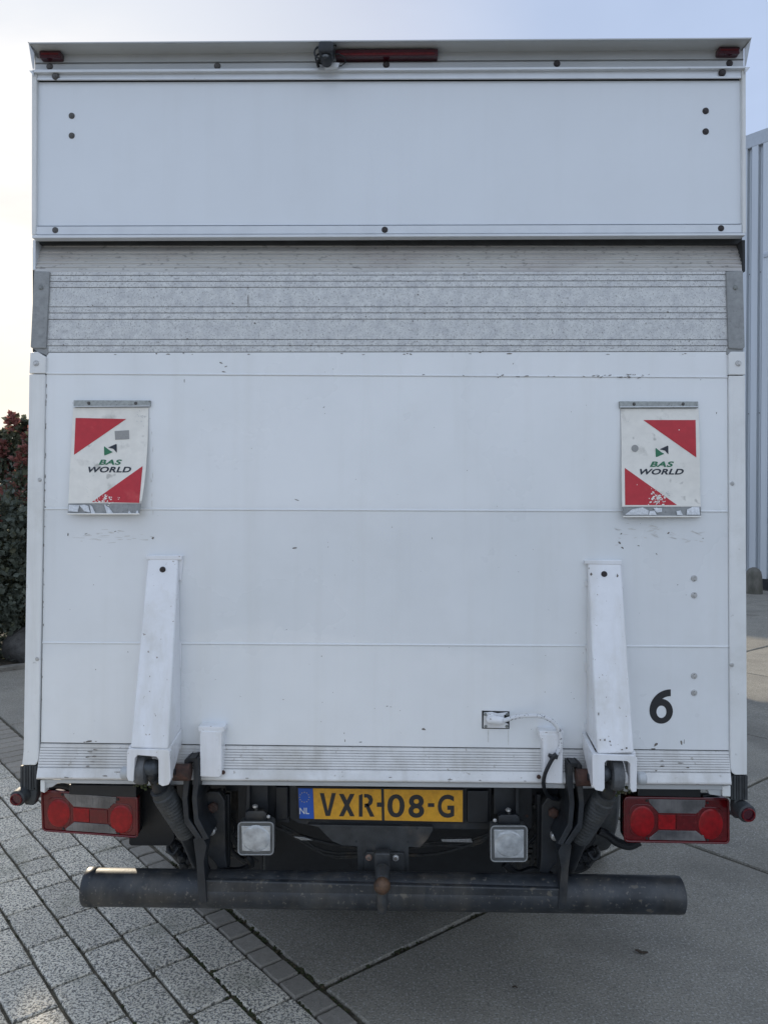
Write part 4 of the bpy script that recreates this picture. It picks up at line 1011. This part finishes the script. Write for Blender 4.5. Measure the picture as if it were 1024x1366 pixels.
# tail lights
def tail(side):
    if side == 0: C4 = [(56.0, 1054.5), (183.3, 1063.0), (183.6, 1116.5), (58.0, 1107.5)]
    else: C4 = [(832.5, 1063.5), (970.8, 1065.5), (971.0, 1124.5), (832.5, 1122.0)]
    Yb = 0.055
    def Q(u, v, inx=0):
        a, c, d, e_ = C4
        return (lerp(lerp(a[0], c[0], u), lerp(e_[0], d[0], u), v), lerp(lerp(a[1], c[1], u), lerp(e_[1], d[1], u), v))
    b = B(); rnd = []
    for (cu, cv), a0 in (((.035, .08), 270), ((.035, .92), 180), ((.965, .92), 90), ((.965, .08), 0)):
        for k in range(5):
            a = R(a0-90*k/4) if False else R(a0+0-22.5*k)
            rnd.append(Q(cu+.035*math.cos(a), cv+.08*math.sin(a)))
    hb = B(); hb.ppoly(rnd, Yb+0.022, 0.05, 0.002); tl = hb.build('tail_light', BLACK, truck)
    hull = B(); hull.ppoly(rnd, Yb, 0.03, 0.005); lens = hull.build('red_lens', REDL, tl)
    def ins(name, uv, Y, th, mtl, bev=0.001, par=tl):
        b = B(); b.ppoly([Q(*p) for p in uv], Y, th, bev); return b.build(name, mtl, par)
    c1 = ins('clear_lens', [(.23, .04), (.24, .12), (.33, .35), (.69, .35), (.78, .14), (.78, .04)], Yb-0.003, 0.006, CLEARL)
    c2 = ins('clear_lens', [(.33, .745), (.24, .92), (.24, .965), (.78, .965), (.77, .90), (.69, .745)], Yb-0.003, 0.006, CLEARL)
    for cc, v0, v1, ua, ub in ((c1, .08, .32, .27, .75), (c2, .77, .94, .29, .74)):
        b = B(); n_ = 9
        for k in range(n_):
            u = lerp(ua, ub, k/(n_-1)); edge = min(1, min(u-ua+.02, ub-u+.02)/.08)
            va, vb_ = (v0, lerp(v0+.08, v1, edge)) if cc is c1 else (lerp(v1-.08, v0, edge), v1)
            b.ppoly([Q(u, va), Q(u, vb_), Q(u+.022, vb_), Q(u+.022, va)], Yb-0.0038, 0.003)
        b.build_each('lens_ribs', CLEARL, cc)
    ins('reflector', [(.325, .385), (.325, .715), (.49, .715), (.49, .385)], Yb-0.003, 0.005, REDB, .0008)
    ins('reflector', [(.50, .385), (.50, .715), (.685, .715), (.685, .385)], Yb-0.003, 0.005, REDL, .0008)
    # moulded bowls either side
    for cu, cv in ((.17, .52), (.83, .56)):
        b = B(); ring = []
        pts = []
        for k in range(24):
            a = 2*math.pi*k/24; pts.append(Q(cu+.125*math.copysign(abs(math.cos(a))**.55, math.cos(a)), cv+.37*math.copysign(abs(math.sin(a))**.55, math.sin(a))))
        b.ppoly(pts, Yb-0.0015, 0.006, 0.002); b.build('lamp_bowl', REDL, tl)
        b = B(); cc_ = at(*Q(cu, cv+.02), Yb-0.001); ru = (at(*Q(cu+.118, cv), Yb)-at(*Q(cu, cv), Yb)).length; rv = (at(*Q(cu, cv+.35), Yb)-at(*Q(cu, cv), Yb)).length
        b.sphere(cc_, 1.0, 4, (ru, .0045, rv)); b.build('glow_dome', REDB, tl)  # brighter red dome puts the bowl's glow into the colour
        b = B(); pts = [Q(cu+.09*math.cos(2*math.pi*k/24), cv+.27*math.sin(2*math.pi*k/24)) for k in range(24)]
        P3 = [at(x, y, Yb-0.0022) for x, y in pts]; b.tube(P3+[P3[0]], 0.0007, 6, False); b.build('bowl_ring', REDB, tl)
    for u, v in ((.215, .07), (.80, .10), (.215, .93), (.80, .94)): bolt('screw', BOLTB, *Q(u, v), Yb-0.001, 1.6, tl)
    # rim
    P3 = [at(x, y, Yb-0.0005) for x, y in rnd]; b = B(); b.tube(P3+[P3[0]], 0.0035, 8, False); b.build('lens_rim', REDL, tl)
    return tl
t0_ = tail(0); t1_ = tail(1)
# wiring and brackets above / beside the lights
b = B(); b.tube(smooth_path([at(x, y, .07) for x, y in ((60, 1056), (66, 1051), (80, 1048), (100, 1052), (150, 1058), (180, 1060))]), 0.010, 10)
b.tube(smooth_path([at(x, y, .07) for x, y in ((936, 1062), (948, 1061), (960, 1066), (966, 1074), (968, 1084), (976, 1083), (985, 1078))]), 0.006, 8)
b.tube(smooth_path([at(x, y, .10) for x, y in ((45, 1062), (52, 1054), (60, 1050))]), 0.006, 8)
b.tube(smooth_path([at(x, y, .12) for x, y in ((798, 1108), (810, 1114), (822, 1123), (838, 1128), (852, 1122))]), 0.014, 10)
b.build_each('loom', BLACK, truck)
# side marker lamps on rubber stalks
for side in (0, 1):
    b = B()
    if side == 0:
        b.ppoly([(33, 1054), (33, 1074), (45, 1075), (49, 1064), (49, 1054)], 0.0, 0.03, 0.004)
        c = at(22.5, 1066, -0.03)
    else:
        b.ppoly([(979, 1067), (978, 1078), (979, 1092), (990, 1093), (990, 1067)], 0.0, 0.03, 0.004)
        c = at(997, 1086.5, -0.03)
    r = 0.0235 if side == 0 else 0.0265
    b.lathe(c, (0.15 if side == 0 else -0.15, 1, 0.12), [(0, r*.86), (.004, r), (.028, r*1.02), (.05, r*.9), (.062, r*.6)], 24)
    b.tube([c+Vector((0, .03, 0)), at(36 if side == 0 else 984, 1064 if side == 0 else 1080, .01)], .016, 10)
    mk = b.build('side_marker', RUBBER, truck)
    b = B(); b.lathe(c+Vector((0, -.004, 0)), (0.15 if side == 0 else -0.15, 1, .12), [(0, r*.45), (.0005, r*.78), (.006, r*.80)], 24); b.build('marker_lens', REDD, mk)
    b = B(); P = [c+Vector((r*.66*math.cos(k*.3142), -.0050+0.0*k, r*.66*math.sin(k*.3142))) for k in range(21)]; b.tube(P, r*.10, 6, False); b.build('lens_ring', REDL, mk)

# work lamps
def wl(side):
    x0, y0, x1, y1 = (318, 1097, 364.5, 1140) if side == 0 else (654.5, 1102, 702.5, 1149)
    Y = 0.03
    cx_ = (x0+x1)/2
    b = B(); pts = []
    for (cx2, cy2), a0 in (((x0+5, y0+5), 270), ((x0+5, y1-5), 180), ((x1-5, y1-5), 90), ((x1-5, y0+5), 0)):
        for k in range(5): a = R(a0-22.5*k); pts.append((cx2+5*math.cos(a), cy2+5*math.sin(a)))
    b.ppoly(pts, Y, 0.045, 0.003); lamp = b.build('work_lamp', mat('lamp_housing', (0.10, 0.105, 0.105), .45, .2, var=.2, vscale=20), truck)
    b = B(); b.ppoly([(x0+4, y0+5), (x0+5, y1-4.5), (x1-4, y1-4.5), (x1-4, y0+5)], Y-0.0025, 0.004, 0.0015); gl = b.build('lamp_glass', LAMPG, lamp)
    b = B(); P3 = [at(x, y, Y-.001) for x, y in pts]; b.tube(P3+[P3[0]], .0022, 8, False); b.build('lamp_rim', GREYCAP, lamp)
    b = B(); n_ = 9     # moulded prisms of the glass
    b.sphere(at(cx_, (y0+y1)/2, Y-0.0015), 0.043, 3, (1, .12, .95))
    b.build('glass_bulges', LAMPG, gl)
    b = B(); b.ppoly([(cx_-14, y0-13), (cx_-15, y0-2), (cx_+15, y0-2), (cx_+14, y0-12), (cx_+10, y0-15), (cx_-10, y0-15)], Y+.012, 0.02, .002)
    b.tube([at(cx_, y0-22, Y+.02), at(cx_, y0-4, Y+.02)], .006, 10); b.build('bracket', DARKM, lamp)
    b = B(); b.lathe(at(cx_+(-1), y0-19, Y+.012), (0, 0, 1), [(0, .003), (.003, .008), (.009, .008), (.012, .003)], 6); b.lathe(at(cx_+17 if side == 0 else cx_-19, y0-8, Y+.012), (0, -1, 0), [(0, .006), (.004, .006), (.006, .003)], 6)
    b.build_each('nut', ZINC, lamp)
    b = B(); b.ppoly([(cx_-12, 1044), (cx_-13, y0-15), (cx_-8, y0-15), (cx_-8, 1046)] if side == 0 else [(cx_+9, 1048), (cx_+9, y0-14), (cx_+13, y0-14), (cx_+13, 1048)], Y+.03, .02, .001)
    b.ppoly([(cx_-8, 1046), (cx_-8, y0-14), (cx_+16, y0-14), (cx_+16, 1046)] if side == 0 else [(cx_-20, 1048), (cx_-20, y0-16), (cx_+9, y0-16), (cx_+9, 1048)], Y+.06, .004, .001)
    b.build_each('hanger', DARKM, lamp)
wl(0); wl(1)

# tow coupling
PALER = mat('pale_rusty_bolt', (0.26, 0.17, 0.13), 0.6, var=0.3, vscale=60)
b = B(); b.ppoly([(410, 1100), (425, 1104), (434, 1114), (444, 1123), (456, 1128), (476, 1129.5), (478, 1168), (483, 1173), (540, 1174), (545, 1168), (545, 1130), (560, 1131), (570, 1120), (577, 1108), (577, 1103)], 0.10, 0.02, 0.002); HITCH = mat('hitch_steel', (0.036, 0.039, 0.041), 0.5, var=0.3, vscale=12, color2=(0.09, 0.075, 0.06), cfac=(0.55, 0.78), bump=0.3, bscale=90); hook = b.build('tow_coupling', HITCH, truck)
b = B(); b.ppoly([(488, 1137), (486, 1150), (488, 1172), (538, 1173), (540, 1150), (538, 1138)], 0.085, 0.015, 0.002); b.build('bolt_plate', HITCH, hook)
for px, py in ((492, 1144), (527.5, 1144.5), (492, 1168), (528, 1168.5)): bolt('bolt', PALER if px < 500 else ZINC, px, py, 0.085, 4.6, hook, False)
b = B(); b.ppoly([(499, 1138), (499, 1172), (520.5, 1172), (520.5, 1138)], 0.050, 0.035, 0.006); b.build('neck', HITCH, hook)
b = B(); b.tube([at(509.5, 1160, 0.03), at(509.5, 1172, -.005), at(509.5, 1190, -.02), at(509.5, 1208, -.02), at(509.5, 1216, -.015)], [.022, .020, .017, .016, .012], 20)
b.build('hook_stem', HITCH, hook)
b = B(); b.sphere(at(509.5, 1181.5, -.034), .0245, 3); b.build('ball', BALLM, hook)
# small holes in the coupling plate
b = B()
for px, py, r in ((430, 1103.5, .006), (468, 1114, .002), (475, 1122.5, .004), (544, 1123, .004), (556, 1105, .004)): b.lathe(at(px, py, .0993), (0, 1, 0), [(0, r), (.002, r)], 14)
b.build_each('bolt_hole', SEAM, hook)

# underrun bar
def bp(x, dy=0): return at(x, lerp(1183, 1193.8, (x-118)/(908-118))+dy, 0.03)
RB = 0.0535
bar = B(); c0, c1 = bp(118), bp(904)
bar.tube([bp(114.5), bp(115.2), bp(117), bp(128), bp(129), bp(129.6), bp(500), bp(902), bp(907), bp(908.5)], [RB*.85, RB*.97, RB*1.04, RB*1.04, RB*1.0, RB, RB, RB, RB*.98, RB*.88], 40)
bar = bar.build('underrun_bar', TUBEM, truck, sharp=50)
b = B(); b.ppoly([(266, 1174), (266, 1203), (752, 1210), (752, 1186)], -0.021, 0.02, 0.004); 
b.build('bar_reinforcement', TUBEM, bar)
for side in (0, 1):
    b = B()
    f = (lambda p: p) if side == 0 else (lambda p: (1020-p[0], p[1]+8))
    b.ppoly([f(p) for p in ((258, 1120), (262, 1150), (265, 1200), (269, 1206), (276, 1204), (272, 1150), (276, 1128), (268, 1112))], -0.028, 0.05, 0.001)
    b.build('hanger_plate', DARKM, bar)

# hydraulic rams, lift linkage
def cyl(side):
    mx_ = (lambda x: x) if side == 0 else (lambda x: 1022-x)
    dy = 0 if side == 0 else 7
    A = at(mx_(204), 1030+dy, -0.09); Bq = at(mx_(214), 1052+dy, -0.05); Cq = at(mx_(250), 1110+dy, 0.03); D = at(mx_(272), 1165+dy, 0.14)
    b = B(); b.tube([A, A.lerp(Bq, .5), Bq], [.020, .019, .022], 16); b.sphere(A, .028, 2, (.8, 1, 1)); ram = b.build('hydraulic_ram', DARKM, truck)
    b = B(); n_ = 48; P, rr_ = [], []
    for k in range(n_+1):
        t_ = k/n_; P.append(Bq.lerp(Cq, t_)); rr_.append((.030 if t_ < .12 else lerp(.034, .031, t_)) + (.0016*math.sin(k*math.pi/1.5) if t_ > .2 else 0))
    b.tube(P, rr_, 20); b.build('boot', RUBBER, ram)
    b = B(); b.tube([Cq, D], [.026, .024], 16); b.build('barrel', DARKM, ram)
    # curved linkage plates
    for dx in (0, 13):
        b = B(); pts = [(246+dx, 1014), (252+dx, 1010), (253+dx, 1040), (250+dx, 1065), (252+dx, 1092), (270+dx*.7, 1119), (263+dx*.7, 1121), (246+dx, 1098), (243+dx, 1066), (245+dx, 1040)]
        b.ppoly([(mx_(x), y+dy) for x, y in pts], -0.052, 0.16, 0.002); b.build('linkage_plate', DARKM, truck)
    b = B(); b.ppoly([(mx_(x), y+dy) for x, y in ((250, 1011), (250, 1017), (262, 1017), (262, 1010))], -0.05, .05, .002); b.build('linkage_cap', BLACK, truck)
    b = B(); pts = [(268, 1066), (278, 1056), (292, 1056), (300, 1068), (301, 1140), (303, 1158), (292, 1160), (284, 1148), (270, 1136), (258, 1112), (264, 1096)]
    b.ppoly([(mx_(x), y+dy) for x, y in pts], 0.06, 0.03, 0.004); lp = b.build('lift_lever', DARKM, truck)
    b = B(); b.lathe(at(mx_(285), 1076+dy, .06), (0, -1, 0), [(0, .016), (.012, .016), (.016, .010)], 6); b.build('nut', RUST, lp)
    b = B(); b.lathe(at(mx_(284), 1106+dy, .06), (0, -1, 0), [(0, .012), (.02, .012), (.024, .008)], 12); b.build('pin', ZINC, lp)
    # rusty pivot tube behind the fork
    b = B(); p = at(mx_(232), 1030+dy, -.06); q_ = at(mx_(254), 1030+dy, -.06); b.tube([p, q_], .024, 18); b.build('pivot_tube', RUST, truck)
    # hoses and valve lumps behind the ram
    b = B(); rr = random.Random(side+30)
    b.tube(smooth_path([at(mx_(x), y+dy, Y) for x, y, Y in ((226, 1128, .2), (236, 1135, .2), (246, 1146, .2), (262, 1150, .2))]), .022, 10)
    for k in range(9): b.sphere(at(mx_(rr.uniform(232, 262)), rr.uniform(1126, 1154)+dy, .18), rr.uniform(.010, .020), 1)
    b.tube(smooth_path([at(mx_(x), y+dy, Y) for x, y, Y in ((228, 1122, .16), (224, 1132, .16), (231, 1139, .15), (238, 1130, .16))]), .0065, 8)
    b.build('valve_block', DARKM, truck)
    # mud and moss caught in the fork
    b = B()
    for k in range(24): b.sphere(at(mx_(rr.gauss(195, 7)), 1048+rr.gauss(0, 3)+dy, -.09), rr.uniform(.002, .006), 1)
    o = b.build('dirt_clump', MOSS, ram); o['kind'] = 'stuff'
cyl(0); cyl(1)
# vertical bars either side of the coupling
b = B()
for x0, x1 in ((300, 306), (716, 721)): b.pbox(x0, 1060, x1, 1158, .10, .02, .002)
b.build_each('upright_bar', DARKM, truck)
b = B(); b.tube(smooth_path([at(x, y, .16) for x, y in ((290, 1158), (315, 1162), (335, 1154), (330, 1142))]), .012, 8); b.tube(smooth_path([at(x, y, .16) for x, y in ((672, 1152), (690, 1165), (712, 1160), (735, 1168))]), .012, 8); b.build_each('hose', BLACK, truck)

# springs, shackles, brake hoses and cables between the linkage and the frame
GRIMY = mat('grimy_steel', (0.030, 0.032, 0.033), 0.6, var=0.4, vscale=14, color2=(0.085, 0.070, 0.052), cfac=(0.52, 0.75), bump=0.4, bscale=80)
rr = random.Random(77)
for side in (0, 1):
    mx_ = (lambda x: x) if side == 0 else (lambda x: 1022-x)
    dy = 0 if side == 0 else 7
    for k in range(5):       # spring leaves end-on
        b = B(); b.pbox(min(mx_(300), mx_(330)), 1112+k*7+dy, max(mx_(300), mx_(330)), 1117+k*7+dy, 0.34+.004*k, .3, .001); b.build('spring_leaf', GRIMY, truck)
    b = B(); b.ppoly([(mx_(x), y+dy) for x, y in ((308, 1052), (306, 1110), (322, 1114), (326, 1090), (338, 1062), (338, 1052))], .24, .02, .003); b.build('shackle', GRIMY, truck)
    for k in range(5):
        x0 = rr.uniform(262, 300); P = [(x0, 1052, .2), (x0+rr.uniform(-6, 12), 1075, .18), (x0+rr.uniform(0, 26), 1102, .15+rr.uniform(0, .1)), (x0+rr.uniform(8, 40), 1130, .2), (x0+rr.uniform(10, 60), 1150, .25)]
        b = B(); b.tube(smooth_path([at(mx_(x), y+dy, Y) for x, y, Y in P]), rr.choice((.004, .006, .008)), 8); b.build('brake_hose', BLACK if k % 2 else GRIMY, truck)
    for k in range(4):
        x0 = rr.uniform(262, 345); y0 = rr.uniform(1064, 1130); b = B(); b.lathe(at(mx_(x0), y0+dy, .15), (0, -1, 0), [(0, .008), (.008, .008), (.011, .004)], 6); b.build('nut', rr.choice((ZINC, GRIMY, RUST)), truck)
for k in range(4):
    P = [(355+rr.uniform(0, 20), 1100, .3), (400, 1112+rr.uniform(0, 16), .3), (450, 1134+rr.uniform(-8, 14), .3), (560, 1128+rr.uniform(-8, 16), .3), (630, 1116+rr.uniform(0, 14), .3), (665, 1104, .3)]
    b = B(); b.tube(smooth_path([at(x, y, Y) for x, y, Y in P]), rr.choice((.004, .006)), 8); b.build('air_hose', GRIMY, truck)
b = B(); b.ppoly([(588, 1120), (590, 1123), (630, 1124), (628, 1119)], .25, .01, .001); b.build('metal_tab', ZINC, truck)
b = B(); b.ppoly([(391, 1116), (402, 1121), (418, 1121), (405, 1117)], .25, .01, .001); b.build('metal_tab', ZINC, truck)

# ================================================================ BUILDING
FD = GT.copy()                      # facade runs along the slab joints
FN = Vector((-GN.x, -GN.y, 0))      # outward normal, towards the yard
fp = at_ground(1017, 787, 0.0)
S0, S1, HB = -42.0, 16.0, 0.0
HB = 8.55
bld = empty('industrial_building', fp, 'tall blue grey steel clad industrial hall at the right edge behind the truck', 'building')
b = B(); a0 = fp+FD*S0; a1 = fp+FD*S1; dp = GN*18
b.prism([a0+FN*-0.10, a1+FN*-0.10, a1+dp, a0+dp], (0, 0, HB-0.1)); b.build('hall_body', CLAD, bld)
pitch = 0.213
def sheet_mesh():
    bm = bmesh.new(); ribs = 5; z0, z1 = 0.22, HB; pr = []
    for k in range(ribs):
        o_ = k*pitch
        pr += [(o_, 0.0), (o_+0.120, 0.0), (o_+0.124, -0.085), (o_+0.148, -0.085), (o_+0.150, -0.065), (o_+0.172, -0.065), (o_+0.174, -0.085), (o_+0.202, -0.085), (o_+pitch-0.002, 0.0)]
    va = []
    for s_, d_ in pr:
        p = FD*s_+FN*(d_+0.045); va.append((bm.verts.new(p+Vector((0, 0, z0))), bm.verts.new(p+Vector((0, 0, z1)))))
    for i in range(len(va)-1): bm.faces.new((va[i][0], va[i+1][0], va[i+1][1], va[i][1]))
    me = bpy.data.meshes.new('cladding_sheet'); bm.to_mesh(me); bm.free(); me.materials.append(CLAD); return me
sm = sheet_mesh(); s_ = S0
while s_ < S1-1:
    o = bpy.data.objects.new('cladding_sheet', sm); col.objects.link(o); put(o, fp+FD*s_, bld); s_ += 5*pitch
b = B(); b.prism([a0+FN*0.05+Vector((0, 0, HB-.02)), a1+FN*.05+Vector((0, 0, HB-.02)), a1+FN*-0.3+Vector((0, 0, HB-.02)), a0+FN*-0.3+Vector((0, 0, HB-.02))], (0, 0, 0.27), .01); b.build('parapet_cap', CLADT, bld)
b = B(); b.prism([a0+FN*0.045, a1+FN*.045, a1+FN*-0.04, a0+FN*-0.04], (0, 0, 0.22)); b.build('plinth', DARKM, bld)
# door leaf frame seen at the very edge, flashing above it
d0 = fp+FD*(-0.02)
b = B(); b.prism([d0+FN*0.062+Vector((0, 0, 6.35)), d0+FD*6+FN*.062+Vector((0, 0, 6.35)), d0+FD*6+FN*.042+Vector((0, 0, 6.40)), d0+FN*.042+Vector((0, 0, 6.40))], (0, 0, .06)); b.build('flashing', CLADT, bld)
# screws of the cladding
b = B(); b.lathe((0, 0, 0), FN, [(0, .010), (.006, .010), (.008, .004)], 8); scr = b.build('screw', BOLTB, bld)
first = True
for zz in (6.1, 3.4):
    for k in range(-4, 12):
        p = fp+FD*(S0+ (round(-S0/(5*pitch)))*5*pitch + k*pitch+0.163)+FN*(0.012)+Vector((0, 0, zz))
        if first: put(scr, p, bld); first = False
        else: clone(scr, 'screw', p, bld)

# ================================================================ BOLLARD
pb = at_ground(1004.5, 791.5, 0)
bo = B(); bo.lathe(pb+Vector((0, 0, -.02)), (0, 0, 1), [(0, .155), (.10, .150), (.34, .140), (.42, .125), (.475, .085), (.50, .03), (.502, .001)], 28)
bo = bo.build('bollard', BOLLM); tag(bo, 'low round topped concrete bollard beside the steel clad hall', 'bollard')

# ================================================================ PLANTING BED ON THE LEFT
def shrub(n_, t_, h, wd, seed, red, label):
    rd = random.Random(seed); base = gp(n_, t_, 0)
    root = empty('shrub', base, label, 'shrub', 'shrubs in the planting bed')
    b = B()
    tips = []
    for k in range(9):
        a = rd.uniform(0, 6.28); sp = rd.uniform(.1, .5)*wd; hh = h*rd.uniform(.6, .93)
        P = [base+Vector((rd.gauss(0, .04), rd.gauss(0, .04), 0))]
        for q in range(1, 6):
            f = q/5; P.append(base+Vector((math.cos(a)*sp*f**.8+rd.gauss(0, .02), math.sin(a)*sp*f**.8+rd.gauss(0, .02), hh*f)))
        b.tube(P, [.022*(1-.8*q/5)+.003 for q in range(6)], 7); tips.append(P)
    b.build('stem', BARK, root)
    bm = bmesh.new(); NL = 15000
    clumps = []
    for k in range(150):
        a = rd.uniform(0, 6.28); z = h*(rd.random()**.9)*.90
        rmax = wd*(.62 if z < .7*h else .62*max(.15, 1-(z-.7*h)/(.36*h))); r = rmax*math.sqrt(rd.random())
        clumps.append((Vector((math.cos(a)*r, math.sin(a)*r, max(.12, z))), rd.uniform(.10, .26), rd.choice((0, 0, 0, 2))))
    # upright spires on the outline
    for k in range(12):
        a = rd.uniform(0, 6.28); r = wd*.55*math.sqrt(rd.random()); top = h*rd.uniform(.92, 1.12)
        for q in range(5): clumps.append((Vector((math.cos(a)*r+rd.gauss(0, .02), math.sin(a)*r+rd.gauss(0, .02), top-.09*q)), .045+.018*q, 1 if (rd.random() < red and q < 3) else 2))
    for k in range(NL):
        c, cr_, mi = rd.choice(clumps); v = Vector((rd.gauss(0, 1), rd.gauss(0, 1), rd.gauss(0, 1))).normalized()*cr_*rd.uniform(.4, 1.05)
        p = c+v; p.z = max(.03, p.z); L_ = rd.uniform(.022, .085); W_ = L_*rd.uniform(.28, .5)
        d = (v.normalized()*.6+Vector((rd.gauss(0, .6), rd.gauss(0, .6), rd.gauss(.25, .6)))).normalized()
        u = d.cross(Vector((rd.gauss(0, 1), rd.gauss(0, 1), rd.gauss(0, 1)))).normalized(); nn = d.cross(u)
        q0 = base+p; v0 = bm.verts.new(q0); v1 = bm.verts.new(q0+d*L_*.5+u*W_+nn*.004); v2 = bm.verts.new(q0+d*L_); v3 = bm.verts.new(q0+d*L_*.5-u*W_+nn*.004)
        f = bm.faces.new((v0, v1, v2, v3)); f.material_index = mi if rd.random() < .85 else 2
        if mi == 0 and p.z > h*.72 and rd.random() < red: f.material_index = 1
    mb = MB(); mb.b.free(); mb.b = bm; mb.build('foliage', [LEAF1, LEAF2, LEAF3], root)
shr = [(1.12, -7.0, 2.30, .80, 1, .35, 'shrub with red young tips half hidden by the left edge of the truck'),
       (1.75, -7.3, 2.55, .80, 2, .15, 'tall green shrub behind the left side of the truck, right of the red tipped one')]
for k, (n_, t_, h, wd, sd, rdn, lb) in enumerate(shr): shrub(n_, t_, h, wd, sd, rdn, lb)
more = [(1.0, -7.9, 2.5, .85), (2.5, -7.4, 2.35, .8), (0.30, -7.2, 1.85, .8), (-0.65, -7.4, 1.7, .75), (-1.6, -7.4, 1.5, .8), (-2.6, -7.4, 1.6, .8), (-3.7, -7.4, 1.4, .8)]
LB_ = ['tall dark shrub standing behind the boulder, just behind the red tipped shrub', 'shrub farthest along the bed, hidden behind the cargo box', 'low shrub added to dapple the sunlight, beside the boulder, just outside the left edge', 'unseen low shrub added for its shade, second outside the left edge', 'unseen low shrub added for its shade, third outside the left edge', 'unseen low shrub added for its shade, fourth outside the left edge', 'unseen low shrub added for its shade, last at the near end of the bed']
src_roots = [o for o in bpy.data.objects if o.name.startswith('shrub')]
for k, (n_, t_, h, wd) in enumerate(more):
    s_ = src_roots[k % 2]; r = s_.copy(); col.objects.link(r); r.name = 'shrub'; put(r, gp(n_, t_, 0)); f = h/2.4; r.scale = (f, f, f); r.rotation_euler = (0, 0, k*1.3+.6)
    r['label'] = LB_[k]
    for ch in s_.children:
        c = ch.copy(); col.objects.link(c); c.parent = r
# rounded dark boulder at the foot of the shrubs
bb = B(); pc = gp(1.0, -6.85, 0.10); bb.sphere(pc, .34, 4, (1.25, 1.0, .75))
for v in bb.b.verts:
    d = v.co-pc; v.co = pc+d*(1+.16*noise.noise(d*4)+.04*noise.noise(d*14))
bb = bb.build('boulder', STONE); tag(bb, 'dark rounded boulder at the foot of the shrubs left of the truck', 'boulder')
# fallen leaves and litter along the kerb (nobody could count it)
g = MB(); rd = random.Random(8)
for k in range(420):
    p = gp(rd.uniform(-4, 1.5), -6.40+rd.gauss(0, .10) - (rd.random() < .6)*rd.uniform(0, .7), .012); s1 = rd.uniform(.008, .024); a = rd.uniform(0, 6.3); z = rd.uniform(0, .02)
    if p.dot(GT) < -6.42: p.z = .045 if p.dot(GT) > -6.54 else .012
    g.face([p+Vector((math.cos(a)*s1, math.sin(a)*s1, z)), p+Vector((-math.sin(a)*s1*.6, math.cos(a)*s1*.6, z*.5)), p+Vector((-math.cos(a)*s1, -math.sin(a)*s1, z*.2)), p+Vector((math.sin(a)*s1*.6, -math.cos(a)*s1*.6, z*.7))])
o = g.build('leaf_litter', DEADLEAF); o['kind'] = 'stuff'; o['label'] = 'scattered dry leaves along the kerb of the planting bed'; o['category'] = 'leaf litter'
# two small dark scraps on the slab in front
def scrap(px, py, s_, label, seed):
    p = at_ground(px, py, 0.004); rd = random.Random(seed); b = B()
    P = [p+Vector((s_*(k/6-.5)*math.cos(-.3), s_*(k/6-.5)*math.sin(-.3)*1.0, .003+.004*math.sin(k*1.1+seed))) for k in range(7)]
    b.tube(P, [.002+s_*.12*math.sin(math.pi*(k+.5)/7)*rd.uniform(.7, 1.1) for k in range(7)], 7)
    for v in b.b.verts: v.co.z = max(0.001, .004+(v.co.z-.004)*.6)
    return tag(b.build('dead_leaf', DEADLEAF, bevel=0), label, 'leaf')
scrap(855, 1270, .045, 'small curled dead leaf on the slab below the right end of the bumper bar', 1)
scrap(686, 1317, .018, 'tiny dark scrap on the slab near the bottom edge of the photo', 4)
